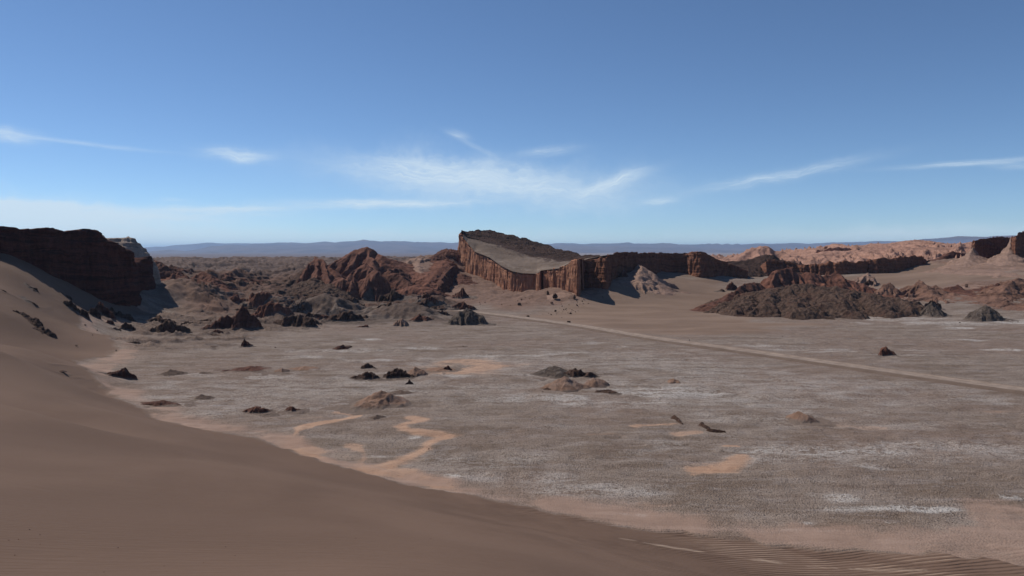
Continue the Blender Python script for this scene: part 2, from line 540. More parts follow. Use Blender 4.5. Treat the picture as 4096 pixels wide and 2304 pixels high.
M['tan'] = rock_mat('tan_orange_earth', (0.19, 0.115, 0.080), (0.27, 0.165, 0.115), (0.20, 0.145, 0.12), 0.2, 1.2, 0.0, 0.22, 0.8, 0.25)
M['spurred'] = rock_mat('pinkish_sand_covered_rock', (0.185, 0.118, 0.088), (0.255, 0.168, 0.130), None, 0.35, 0.7, 0.0, 0.3, 0.3)

# sand used on the amphitheatre slope
m_, n_, b_ = new_mat('grey_brown_drifted_sand')
p_ = n_.node('ShaderNodeNewGeometry').outputs['Position']
f_ = n_.noise(n_.scale(p_, 0.02, 0.05, 0.05), 1.0, 5, 0.6)
g_ = n_.noise(p_, 0.35, 5, 0.7)
c_ = n_.mix(n_.ss(f_, 0.35, 0.65), (0.120, 0.087, 0.066), (0.172, 0.130, 0.102))
c_ = n_.mix(n_.ss(g_, 0.58, 0.75, 0, 0.45), c_, (0.10, 0.07, 0.055))
up_ = n_.attr('upslope')
deb = n_.noise(n_.scale(p_, 0.30, 0.12, 0.3), 1.0, 6, 0.75)
c_ = n_.mix(n_.ss(n_.m('ADD', n_.m('MULTIPLY', up_, 0.55), deb), 0.90, 1.04, 0, 0.8), c_, (0.055, 0.033, 0.025))
c_ = n_.mix(n_.m('MULTIPLY', n_.ss(n_.m('ABSOLUTE', n_.m('SUBTRACT', up_, 0.16)), 0.13, 0.0), n_.ss(deb, 0.42, 0.6, 0, 0.6)), c_, (0.24, 0.195, 0.16))
n_.put(b_.inputs['Base Color'], c_)
bump(n_, b_, g_, 0.3)
M['slope'] = m_

# ------------------------------------------------------------------ the ground sheet
az = np.concatenate([np.linspace(-180, -60, 26)[:-1], np.linspace(-60, -38, 60)[:-1], np.linspace(-38, 38, 1080)[:-1],
                     np.linspace(38, 60, 60)[:-1], np.linspace(60, 180, 26)[:-1]])
rr = np.concatenate([[0.3, 1, 2, 3.5, 5, 7], np.exp(np.linspace(math.log(9), math.log(62), 150))[:-1], np.arange(62, 190, 0.42), np.arange(190, 330, 0.6), np.arange(330, 560, 0.85),
                     np.arange(560, 1300, 2.6), np.exp(np.linspace(math.log(1300), math.log(34000), 64))])
AZ, RR = np.meshgrid(np.radians(az), rr)
gx = (np.sin(AZ) * RR); gy = (np.cos(AZ) * RR)
gz = G_base(gx, gy)
REL, RKY = relief(gx, gy)

toepoly = [flat(300, 1200, 12)] + [flat(330, 1290, 6), flat(420, 1340, 1.5), flat(470, 1400)] + toe + [(140, 20), (120, -80), (-400, -80), (-400, 330), (-150, 330)]
w1 = fbm(gx / 14, gy / 14, 1.0, 4) * 3.0
sd_ = sdf(gx, gy, toepoly) + w1 * sstep(gy, 60, 130) * 0.9 + fbm(gx / 2.2, gy / 5.5, 4.0, 3) * 0.8
A_sand = 1 - sstep(sd_, -1.2, 1.2)
A_edge = np.exp(-((sd_ - 3.2) / 4.5) ** 2) * (0.5 + 0.5 * sstep(fbm(gx / 9, gy / 9, 8.0, 4), -0.35, 0.3))
# the near right corner: pale pinkish sandy flat
corner = [flat(2900, 2190), flat(3300, 2080), flat(3700, 2060), flat(4200, 2000), flat(5000, 2000), (140, 20), (50, 40)]
sc = sdf(gx, gy, corner) + fbm(gx / 8, gy / 8, 11.0, 4) * 3.5
A_edge = np.maximum(A_edge, (1 - sstep(sc, -3, 3.5)) * 0.75)
# right dune field across the road
RS = [(2060, 1262), (2300, 1292), (2700, 1348), (3000, 1330), (3300, 1300), (3000, 1285), (2860, 1250), (2960, 1150), (3450, 1110), (3700, 1050), (3850, 1060), (3980, 1090), (4100, 1110),
      (3900, 1130), (3600, 1150), (3400, 1160), (3000, 1190), (2860, 1120), (2650, 1100), (2450, 1170), (2250, 1230)]
rs = [ghit(*q) for q in RS]
s2 = sdf(gx, gy, rs) + fbm(gx / 18, gy / 18, 3.0, 4) * 7
A_rsand = 1 - sstep(s2, -6, 8)
A_pan = (1 - A_sand) * (1 - A_rsand) * (1 - sstep(gz, 0.3, 2.5))
# orange clay channels and patches in the pan
O = np.zeros(gx.shape)
N5 = fbm(gx / 5, gy / 5, 2.0, 4); N6 = fbm(gx / 6, gy / 6, 12.0, 4)
def chan(pts, w, amt=1.0):
    global O
    q = [flat(*t) for t in pts]
    qa = np.array(q); r_ = w * 2 + 3
    mk = (gx > qa[:, 0].min() - r_) & (gx < qa[:, 0].max() + r_) & (gy > qa[:, 1].min() - r_) & (gy < qa[:, 1].max() + r_)
    d = dist_poly(gx[mk], gy[mk], q) + N5[mk] * (w * 0.4 + 0.3)
    O[mk] = np.maximum(O[mk], (1 - sstep(d, w * 0.2, w * 1.5)) * amt)
chan([(1440, 1655), (1410, 1668), (1350, 1678), (1290, 1688), (1235, 1700), (1205, 1713), (1185, 1730), (1172, 1748)], 1.0)
chan([(1172, 1748), (1180, 1775), (1210, 1800), (1225, 1822), (1300, 1846)], 2.6)
chan([(1350, 1645), (1440, 1660), (1400, 1668)], 0.9, 0.7)
chan([(1080, 1660), (1160, 1675), (1270, 1665)], 0.8, 0.5)
chan([(1640, 1672), (1690, 1680), (1650, 1692), (1610, 1705), (1620, 1716), (1670, 1724), (1730, 1730), (1785, 1741)], 1.8, 0.9)
chan([(1785, 1742), (1750, 1755), (1715, 1775), (1690, 1795), (1650, 1815), (1620, 1830)], 1.7)
chan([(1620, 1830), (1561, 1848), (1500, 1880), (1440, 1880)], 2.6)
chan([(1500, 1885), (1640, 1902), (1720, 1915), (1760, 1940)], 3.2)
chan([(1414, 1773), (1452, 1800), (1460, 1820), (1441, 1848), (1420, 1880)], 1.3, 0.7)
chan([(560, 1655), (680, 1690), (760, 1712), (840, 1735)], 2.5, 0.6)
chan([(1810, 1450), (1900, 1442), (2000, 1460), (1880, 1475), (1800, 1478)], 7.0, 0.75)
chan([(1700, 1470), (1850, 1490), (1960, 1488)], 5.0, 0.45)
chan([(2805, 1872), (2870, 1862), (2930, 1846), (2950, 1828)], 2.6)
chan([(2930, 1830), (2975, 1812)], 1.4)
chan([(2770, 1890), (2800, 1882)], 1.2, 0.7)
chan([(2900, 1778), (2945, 1778)], 1.3)
chan([(2530, 1698), (2600, 1692), (2660, 1688)], 1.0, 0.7)
chan([(2550, 1694), (2700, 1690)], 0.9, 0.8)
chan([(2370, 1735), (2450, 1733), (2500, 1741)], 0.9, 0.6)
chan([(2720, 1728), (2790, 1722)], 1.4, 0.7)
chan([(3350, 1690), (3420, 1698), (3520, 1702)], 1.6, 0.5)
chan([(3950, 1640), (4030, 1640)], 1.5, 0.6)
chan([(2590, 2010), (2680, 2015)], 1.5, 0.4)
O *= (1 - A_sand)
# white salt
Wt = np.zeros(gx.shape)
def salt(px, py, rx, ry, amt):
    global Wt
    x0, y0 = flat(px, py)
    wx = rx / F * y0
    wy = abs(flat(px, py + ry)[1] - flat(px, py - ry)[1]) / 2
    mk = (np.abs(gx - x0) < wx * 2.2) & (np.abs(gy - y0) < wy * 2.2)
    d = np.hypot((gx[mk] - x0) / wx, (gy[mk] - y0) / wy) + N6[mk] * 0.55
    Wt[mk] = np.maximum(Wt[mk], (1 - sstep(d, 0.35, 1.15)) * amt)
for s_ in [(2900, 1560, 1100, 95, .34), (1200, 1560, 760, 85, .32), (3300, 1810, 850, 55, .42), (2300, 1440, 900, 45, .3), (2400, 1960, 420, 45, .4), (1900, 1840, 260, 60, .3), (2250, 1590, 220, 26, .7), (2650, 1570, 240, 40, .75), (2450, 1600, 250, 30, .4), (3300, 1560, 260, 30, .45), (3100, 1590, 300, 20, .4), (2950, 1800, 60, 20, .2),
           (3400, 1800, 520, 24, .75), (3800, 1780, 500, 22, .5), (3500, 1860, 120, 16, .5), (3700, 2035, 330, 13, .9), (3350, 1990, 70, 24, .6), (3250, 1975, 40, 10, .6), (4060, 1990, 70, 10, .8),
           (3240, 2090, 40, 8, .8), (3310, 2118, 80, 5, .9), (3160, 2112, 60, 8, .7), (3560, 2090, 60, 5, .8), (1807, 1898, 40, 12, 1.0), (2500, 2050, 28, 7, .9), (2562, 2052, 28, 8, .9),
           (1520, 1820, 50, 10, .6), (1660, 1745, 30, 6, .7), (1010, 1730, 50, 5, .5), (2050, 1830, 200, 30, .3), (2500, 1960, 200, 25, .4), (2200, 1900, 130, 30, .35),
           (800, 1500, 180, 12, .5), (1100, 1505, 200, 8, .55), (700, 1580, 150, 20, .3), (1130, 1620, 150, 12, .35), (960, 1560, 200, 14, .35), (1230, 1425, 110, 10, .7), (1500, 1440, 200, 6, .6),
           (1350, 1400, 220, 6, .6), (1480, 1355, 80, 4, 1.0), (1400, 1365, 60, 3, .9), (1660, 1389, 90, 6, .7), (2000, 1418, 350, 6, .5), (2380, 1370, 70, 6, .6), (2480, 1385, 60, 3, .7), (2300, 1408, 60, 3, .7),
           (2200, 1500, 260, 16, .35), (3080, 1385, 140, 9, .55), (3320, 1405, 120, 5, .6), (3200, 1395, 180, 8, .4), (3780, 1290, 330, 10, .75), (4060, 1285, 160, 14, 1.0), (3850, 1310, 90, 3, .9), (3600, 1275, 220, 8, .55), (4020, 1396, 130, 6, .85),
           (3900, 1358, 120, 4, .55), (3740, 1398, 100, 4, .5), (3650, 1420, 100, 3, .4), (2000, 1560, 120, 8, .35), (1790, 1500, 100, 8, .5), (3600, 1700, 400, 16, .25), (2650, 1410, 300, 14, .3), (2900, 1480, 320, 20, .35)]:
    salt(*s_)
Wt *= (1 - A_sand)
# red rocky ground
rgpoly = [ghit(*q) for q in ((640, 1150), (760, 1200), (700, 1260), (900, 1300), (1060, 1290), (1300, 1250), (1750, 1215), (1900, 1225), (2050, 1240), (2300, 1215), (2500, 1190), (2600, 1120))] + \
         [(110, 520), (-20, 560), (-120, 600), (-220, 540)]
A_red = 1 - sstep(sdf(gx, gy, rgpoly) + fbm(gx / 15, gy / 15, 5.0, 4) * 9, -10, 10)
A_red = np.maximum(A_red, sstep(gz, 2.5, 9) * sstep(gy, 330, 380) * sstep(gx / gy, 0.5, 0.58) * (0.55 + 0.45 * sstep(fbm(gx / 30, gy / 30, 7.7, 3), -0.3, 0.2)))
A_red *= (1 - A_rsand) * (1 - A_sand)
A_far = sstep(np.hypot(gx, gy), 500, 580) * sstep(-gx, -80, 20)      # rugged far plateau
# relief
Rf = np.hypot(gx, gy)
ruf_pan = A_pan * (fbm(gx / 2.4, gy / 2.4, 0, 2) * 0.13 + fbm(gx / 14, gy / 9, 2.0, 3) * 0.22) * sstep(Rf, 60, 110)
ledge = [ghit(*q) for q in ((430, 1290), (470, 1400), (700, 1400), (900, 1395), (1100, 1330), (1300, 1300), (1100, 1240), (800, 1240), (640, 1250))]
A_led = 1 - sstep(sdf(gx, gy, ledge) + fbm(gx / 20, gy / 10, 6.0, 3) * 7, -7, 7)
lg = ridged(gx / 16 + fbm(gx / 20, gy / 20, 1, 2), gy / 5.0, 3.0, 4, 0.55)
ruf_led = A_led * (np.clip(lg, 0, 1) ** 1.5 * 2.0 + fbm(gx / 2.5, gy / 2.0, 1.0, 3) * 0.25)
ruf_red = A_red * (1 - sstep(REL, 0.1, 1) * 0.8) * (fbm(gx / 12, gy / 12, 3.0, 5, 0.55) * 1.1 + np.clip(ridged(gx / 7, gy / 7, 2.0, 3), 0, 1) * 0.5) * sstep(gz, 0.5, 4)
mid = sstep(gz, 0.6, 3) * (1 - A_rsand) * (1 - A_sand) * sstep(gy, 260, 330) * sstep(-gx, -40, 20) * (1 - A_far)
midpoly = [ghit(*q) for q in ((900, 1330), (1060, 1318), (1300, 1300), (1500, 1296), (1800, 1300), (1900, 1285), (1905, 1240), (1800, 1200), (1640, 1170), (1500, 1130), (1300, 1100), (1180, 1080), (1100, 1130), (1150, 1180), (1000, 1230), (880, 1270))]
A_mid = (1 - sstep(sdf(gx, gy, midpoly) + fbm(gx / 16, gy / 16, 15.0, 4) * 12, -9, 9)) * (0.75 + 0.25 * sstep(fbm(gx / 20, gy / 20, 16.0, 4), -0.4, 0.2)) * (1 - A_rsand)
crg = np.abs(vnoise(gx / 11 + 40, gy / 9, 1.5)) * 2.2 + np.abs(vnoise(gx / 5.2, gy / 4.6, 2.5)) * 1.5 + np.abs(vnoise(gx / 2.6, gy / 2.4, 3.5)) * 0.8
ruf_mid = mid * 0.4 * fbm(gx / 4, gy / 3, 2.0, 4) + A_mid * (crg - 1.1) * sstep(gz, 0.0, 1.5) * 0.45
fx = gx + fbm(gx / 50, gy / 50, 9.0, 3) * 25; fy = gy + fbm(gx / 50, gy / 50, 19.0, 3) * 25
fr = ridged(fx / 60, fy / 42, 1.0, 6, 0.56)
tz = fr * 11
tq = np.floor(tz / 2.2) * 2.2 + 2.2 * sstep(tz / 2.2 - np.floor(tz / 2.2), 0.55, 0.95)
ruf_far = A_far * ((tq * 0.75 + tz * 0.25) - 3.5 + fbm(gx / 9, gy / 7, 5.0, 4) * 1.1) * (1 - sstep(Rf, 1150, 1350)) * 0.8
backr = sstep(gx, 0, 80) * sstep(Rf, 540, 620) * (1 - sstep(Rf, 1150, 1350))
sl_left = sstep(-gx, 60, 85) * (1 - sstep(gy, 270, 300)) * sstep(gy, 120, 150) * A_sand
wind = ridged(gx / 9 + fbm(gx / 12, gy / 12, 3, 2) * 0.5, gy / 26, 4.4, 4, 0.6)
rough_left = sl_left * sstep(fbm(gx / 25, gy / 40, 14.0, 3), -0.2, 0.35)
ruf_left = rough_left * np.clip(wind, 0, 1) ** 2 * 0.35
dunes = A_sand * (fbm(gx / 22, gy / 22, 21.0, 2) * 0.35) * sstep(Rf, 30, 70) + A_rsand * fbm(gx / 30, gy / 22, 31.0, 3) * 0.5
gz = gz + REL + ruf_pan * (1 - sstep(REL, 0.2, 1)) + ruf_led + ruf_red + ruf_mid + ruf_far + backr * fbm(gx / 40, gy / 40, 2.0, 4) * 3 + ruf_left + dunes
# keep a level bed for the dirt road
ROAD = [(1780, 1236), (1900, 1249), (2048, 1266), (2286, 1298), (2445, 1325), (2604, 1353), (2763, 1374), (3072, 1417), (3554, 1487), (3900, 1534), (4096, 1562), (4400, 1604), (5000, 1690), (6500, 1900)]
road = [flat(a, b, 0.2) for a, b in ROAD]
dr = dist_poly(gx, gy, road)
gz = np.where(dr < 14, gz * sstep(dr, 5.5, 14) + (-0.05) * (1 - sstep(dr, 5.5, 14)), gz)
A_road = 1 - sstep(dr + fbm(gx / 8, gy / 8, 3.0, 3) * 3, 5, 12)
Wt *= 1 - A_road * 0.8

V = np.stack([gx, gy, gz], -1).reshape(-1, 3)
Fc = grid_faces(len(rr), len(az), wrap=True)
V = np.concatenate([V, [[0, 0, float(G(np.array([0.]), np.array([0.]))[0])]]])
nv = len(V) - 1
fq = Fc[:, ::-1]

m, n, b = new_mat('desert_ground')
pos = n.node('ShaderNodeNewGeometry').outputs['Position']
aS, aR, aE, aO, aW, aK, aL, aF, aM = (n.attr(k) for k in ('sand', 'rsand', 'edge', 'orange', 'salt', 'red', 'rough', 'far', 'mid'))
big = n.noise(pos, 0.02, 4, 0.6)
med = n.noise(n.scale(pos, 0.06, 0.16, 0.1), 1.0, 6, 0.7, 0.4)
med2 = n.noise(n.vm('ADD', n.scale(pos, 0.10, 0.34, 0.1), (7, 3, 1)), 1.0, 7, 0.75, 0.5)
fine = n.noise(pos, 1.35, 5, 0.9)
speck = n.noise(pos, 2.9, 3, 0.85)
crack = n.voro(pos, 3.4)
crackb = n.voro(pos, 4.3, 'F1')
# salt pan
pan = n.mix(n.ss(med, 0.33, 0.68), (0.172, 0.125, 0.094), (0.284, 0.228, 0.189))
pan = n.mix(n.ss(big, 0.42, 0.62, 0, 0.6), pan, (0.220, 0.154, 0.119))
pan = n.mix(n.ss(med2, 0.50, 0.62, 0, 0.45), pan, (0.32, 0.275, 0.252))
pan = n.mix(n.ss(med2, 0.45, 0.33, 0, 0.5), pan, (0.135, 0.090, 0.069))
sw = n.m('MULTIPLY', aW, n.ss(n.m('ADD', med2, n.m('MULTIPLY', n.m('SUBTRACT', fine, 0.5), 1.3)), 0.38, 0.56))
pan = n.mix(n.m('MULTIPLY', sw, 0.95), pan, (0.52, 0.485, 0.45))
streak = n.noise(n.scale(pos, 0.045, 0.55, 0.1), 1.0, 5, 0.7, 0.6)
pan = n.mix(n.m('MULTIPLY', n.ss(streak, 0.60, 0.72), n.m('MULTIPLY', n.ss(big, 0.4, 0.6), 0.55)), pan, (0.42, 0.39, 0.38))
oc = n.mix(n.ss(med2, 0.35, 0.65), (0.33, 0.195, 0.125), (0.42, 0.275, 0.19))
pan = n.mix(n.ss(n.m('ADD', aO, n.m('ADD', n.m('MULTIPLY', n.m('SUBTRACT', fine, 0.5), 1.0), n.m('MULTIPLY', n.m('SUBTRACT', med2, 0.5), 1.6))), 0.25, 0.95, 0.0, 0.9), pan, oc)
pan = n.mix(n.ss(fine, 0.44, 0.30, 0, 0.55), pan, (0.075, 0.055, 0.043))
pan = n.mix(n.m('MULTIPLY', n.ss(speck, 0.49, 0.36, 0, 0.85), n.m('SUBTRACT', 1.0, n.m('MULTIPLY', aO, 0.7))), pan, (0.070, 0.050, 0.040))
pan = n.mix(n.m('MULTIPLY', n.ss(fine, 0.55, 0.68), n.m('SUBTRACT', 1.0, aO)), pan, n.mix(0.5, pan, (0.38, 0.335, 0.305)))
# sandy rim
edge = n.mix(n.ss(med2, 0.3, 0.7), (0.235, 0.155, 0.118), (0.30, 0.205, 0.158))
colr = n.mix(n.ss(n.m('ADD', aE, n.m('ADD', n.m('MULTIPLY', n.m('SUBTRACT', fine, 0.5), 0.8), n.m('MULTIPLY', n.m('SUBTRACT', med2, 0.5), 1.5))), 0.25, 0.85, 0.0, 0.8), pan, edge)
# dune sand
sb = n.noise(n.scale(pos, 0.05, 0.02, 0.05), 1.0, 4, 0.55, 0.3)
sg = n.noise(pos, 9.0, 3, 0.7)
sandc = n.mix(n.ss(sb, 0.35, 0.68), (0.122, 0.076, 0.053), (0.158, 0.101, 0.072))
sandc = n.mix(n.ss(sg, 0.3, 0.7, 0, 0.25), sandc, (0.112, 0.070, 0.050))
colr = n.mix(aS, colr, sandc)
rs1 = n.noise(n.scale(pos, 0.02, 0.06, 0.05), 1.0, 5, 0.6)
colr0 = colr
rsand = n.mix(n.ss(rs1, 0.35, 0.65), (0.165, 0.112, 0.082), (0.210, 0.146, 0.108))
colr = n.mix(aR, colr, rsand)
redc = n.mix(n.ss(med2, 0.35, 0.65), (0.145, 0.090, 0.067), (0.225, 0.145, 0.110))
redc = n.mix(n.ss(fine, 0.40, 0.28, 0, 0.7), redc, (0.07, 0.04, 0.032))
colr = n.mix(aK, colr, redc)
mk_ = n.noise(pos, 0.45, 6, 0.75)
midc = n.mix(n.ss(mk_, 0.38, 0.62), (0.070, 0.048, 0.037), (0.150, 0.112, 0.090))
midc = n.mix(n.ss(fine, 0.42, 0.30, 0, 0.7), midc, (0.03, 0.02, 0.016))
colr = n.mix(aM, colr, midc)
mk2 = n.noise(pos, 0.16, 5, 0.6)
rok = n.mix(n.ss(mk2, 0.36, 0.64), (0.068, 0.033, 0.023), (0.150, 0.080, 0.055))
rok = n.mix(n.ss(big, 0.46, 0.62, 0, 0.7), rok, n.mix(n.ss(mk_, 0.36, 0.62), (0.055, 0.035, 0.027), (0.125, 0.085, 0.066)))
colr = n.mix(n.m('MULTIPLY', n.attr('rocky'), n.ss(n.m('ADD', fine, mk_), 0.70, 1.0, 1.0, 0.55)), colr, rok)
rk = n.noise(pos, 0.22, 6, 0.7)
farc = n.mix(n.ss(rk, 0.4, 0.62), (0.095, 0.064, 0.052), (0.160, 0.114, 0.095))
colr = n.mix(aF, colr, farc)
lc = n.mix(n.ss(fine, 0.35, 0.6), (0.09, 0.060, 0.046), (0.19, 0.135, 0.108))
colr = n.mix(n.m('MULTIPLY', aL, 0.85), colr, lc)
rot = n.node('ShaderNodeMapping'); rot.inputs['Rotation'].default_value = (0, 0, R(-14)); n.put(rot.inputs[0], pos)
rw = n.node('ShaderNodeTexWave', wave_type='BANDS', bands_direction='Y', wave_profile='SIN')
n.put(rw.inputs['Vector'], rot.outputs[0])
rw.inputs['Scale'].default_value = 0.42; rw.inputs['Distortion'].default_value = 5.5; rw.inputs['Detail'].default_value = 3
rw.inputs['Detail Scale'].default_value = 0.35
aP = n.m('MULTIPLY', n.attr('ripple'), n.ss(n.noise(pos, 0.13, 3, 0.6), 0.36, 0.6, 0.25, 1.0))
tr = n.m('MULTIPLY', n.ss(rw.outputs[1], 0.45, 0.15), n.m('MULTIPLY', aP, n.m('ADD', n.m('MULTIPLY', aE, 1.0), n.m('MULTIPLY', n.attr('trough'), 1.0), clamp=True)))
colr = n.mix(n.m('MULTIPLY', tr, 0.8), colr, (0.33, 0.235, 0.175))
colr = n.mix(n.m('MULTIPLY', n.attr('tail'), n.ss(med2, 0.35, 0.55)), colr, (0.36, 0.27, 0.205))
colr = n.mix(n.m('MULTIPLY', n.ss(rw.outputs[1], 0.55, 0.9, 0, 0.16), n.m('MULTIPLY', aP, n.m('SUBTRACT', 1.0, aR))), colr, (0.105, 0.062, 0.045))
n.put(b.inputs['Base Color'], colr)
# relief: crust, cracks, wind ripples
crusth = n.m('ADD', n.m('MULTIPLY', fine, 1.0), n.m('MULTIPLY', n.ss(crack, 0.0, 0.12), 0.10))
crusth = n.m('ADD', crusth, n.m('MULTIPLY', crackb, -0.75))
notsand = n.m('SUBTRACT', 1.0, n.m('MAXIMUM', n.m('MAXIMUM', aS, n.m('MULTIPLY', aR, 0.93)), n.m('MULTIPLY', n.m('MAXIMUM', aE, aO), 0.85)))
b1 = bump(n, b, n.m('MULTIPLY', crusth, notsand), 0.22)
b2 = bump(n, b, n.m('MULTIPLY', rw.outputs[1], aP), 0.20, 1.0, b1)
rr2 = n.noise(n.scale(rot.outputs[0], 0.5, 3.2, 0.5), 1.0, 3, 0.6, 0.4)
b3 = bump(n, b, n.m('MULTIPLY', rr2, n.m('MAXIMUM', aS, aR)), 0.12, 1.0, b2)
M['ground'] = m

rip = A_sand * (1 - sstep(-sd_, 20, 46)) * sstep(gx, -22, 0) * (1 - sstep(gy, 90, 110))
rip = np.maximum(rip, A_edge * sstep(gx, 15, 30) * (1 - sstep(gy, 68, 78)) * 0.3 * sstep(fbm(gx / 9, gy / 9, 61.0, 2), -0.1, 0.3))
rip = np.maximum(rip, A_rsand * 0.5 * sstep(gx, 10, 60))
trough = sstep(fbm(gx / 8, gy / 3.5, 44.0, 3), -0.12, 0.2) * (1 - sstep(-sd_, 6, 15)) * A_sand * sstep(gx, 12, 22)
tail = [flat(2480, 2246), flat(2700, 2268), flat(2950, 2288), flat(3250, 2304)]
dtl = dist_poly(gx, gy, tail + [flat(3700, 2318)])
trough = np.maximum(trough, 0)
tl_ = (1 - sstep(dtl + fbm(gx / 3, gy / 1.5, 45.0, 3) * 0.5, 0.02, 0.4)) * A_sand * 0.75
attrs = {'tail': tl_, 'trough': trough, 'sand': A_sand, 'rsand': A_rsand * (1 - A_sand), 'edge': A_edge * (1 - A_sand), 'orange': O, 'salt': Wt, 'red': A_red,
         'rough': np.maximum(A_led * (0.35 + 0.65 * sstep(lg, 0.1, 0.5)), rough_left * sstep(wind, 0.6, 0.95) * 0.35), 'far': A_far, 'ripple': rip, 'mid': A_mid, 'rocky': RKY}
attrs = {k: np.append(v.ravel(), 1.0) for k, v in attrs.items()}
ground = mesh_obj('ground', V, fq, M['ground'], attrs=attrs)
tag(ground, kind='structure')
print('ground', time.time() - T0)

# ------------------------------------------------------------------ dirt road
pts = np.array(road)
seg = np.hypot(*(pts[1:] - pts[:-1]).T); L = np.concatenate([[0], np.cumsum(seg)])
tt = np.arange(0, L[-1], 0.8)
cxy = np.stack([np.interp(tt, L, pts[:, 0]), np.interp(tt, L, pts[:, 1])], -1)
for _ in range(6):
    k = 9
    pad = np.concatenate([cxy[:1].repeat(k, 0), cxy, cxy[-1:].repeat(k, 0)])
    cs = np.cumsum(np.concatenate([np.zeros((1, 2)), pad]), 0)
    cxy = (cs[2 * k + 1:] - cs[:-2 * k - 1]) / (2 * k + 1)
tg = np.gradient(cxy, axis=0); tg /= np.linalg.norm(tg, axis=1)[:, None]
nm_ = np.stack([tg[:, 1], -tg[:, 0]], -1)
prof = [(-6.2, -0.5), (-5.0, 0.10), (-4.4, 0.50), (-3.9, 0.62), (-3.3, 0.34), (-2.6, 0.28), (-1.9, 0.24), (-1.2, 0.30), (-0.4, 0.36), (0.4, 0.36), (1.2, 0.30), (1.9, 0.24), (2.6, 0.28), (3.3, 0.34),
        (3.9, 0.70), (4.5, 0.52), (5.2, 0.10), (6.2, -0.5)]
V = []
for o_, h_ in prof:
    h_ = h_ * 0.75 if h_ > 0 else h_
    x = cxy[:, 0] + nm_[:, 0] * o_ * 0.8; y = cxy[:, 1] + nm_[:, 1] * o_ * 0.8
    wob = fbm(x / 6, y / 6, o_ * 0.05, 3)
    x = x + nm_[:, 0] * wob * 0.35; y = y + nm_[:, 1] * wob * 0.35
    V.append(np.stack([x, y, h_ + (0.10 * wob + 0.05 * fbm(x, y, 0, 2)) * (abs(o_) > 3.1) + 0.02 * wob], -1))
V = np.array(V)
m, n, b = new_mat('packed_dirt_road')
pos = n.node('ShaderNodeNewGeometry').outputs['Position']
ac = n.attr('across')
q1 = n.noise(pos, 0.35, 5, 0.65); q2 = n.noise(pos, 3.0, 4, 0.7)
c_ = n.mix(n.ss(q1, 0.35, 0.65), (0.215, 0.165, 0.132), (0.290, 0.228, 0.186))
c_ = n.mix(n.m('MULTIPLY', n.ss(n.m('ADD', ac, n.m('MULTIPLY', n.m('SUBTRACT', q1, 0.5), 1.5)), 3.3, 4.3), 0.75), c_, (0.095, 0.064, 0.049))
c_ = n.mix(n.m('MULTIPLY', n.ss(n.m('ADD', n.m('ABSOLUTE', n.m('SUBTRACT', ac, 1.6)), n.m('MULTIPLY', q1, 0.5)), 0.85, 0.3), 0.4), c_, (0.150, 0.110, 0.086))
n.put(b.inputs['Base Color'], c_)
bump(n, b, q2, 0.15)
tag(mesh_obj('road', V.reshape(-1, 3), grid_faces(len(prof), len(tt)), m, attrs={'across': np.repeat([abs(p[0]) for p in prof], len(tt))}), kind='structure')

# ------------------------------------------------------------------ generic eroded hill (height patch)
def seg_fields(x, y, crest):
    """nearest point on a 3-D crest polyline: distance, crest height, foot point"""
    best = np.full(x.shape, 1e9); bq = np.full(x.shape, 1e9); zc = np.zeros(x.shape); fx_ = np.zeros(x.shape); fy_ = np.zeros(x.shape); wf = np.ones(x.shape)
    crest = [tuple(c) + (1.0,) * (4 - len(c)) for c in crest]
    if len(crest) == 1: crest = [crest[0], (crest[0][0] + 0.01,) + crest[0][1:]]
    for A, B in zip(crest[:-1], crest[1:]):
        vx, vy = B[0] - A[0], B[1] - A[1]
        t = np.clip(((x - A[0]) * vx + (y - A[1]) * vy) / (vx * vx + vy * vy + 1e-9), 0, 1)
        px, py = A[0] + t * vx, A[1] + t * vy
        d = np.hypot(x - px, y - py)
        # widen the choice so neighbouring segments blend by height
        ww = A[3] + t * (B[3] - A[3])
        dq = d / ww
        k = dq < bq
        bq = np.where(k, dq, bq); wf = np.where(k, ww, wf)
        best = np.where(k, d, best); zc = np.where(k, A[2] + t * (B[2] - A[2]), zc)
        fx_ = np.where(k, px, fx_); fy_ = np.where(k, py, fy_)
    return best, zc, fx_, fy_, wf


SEED = [0]


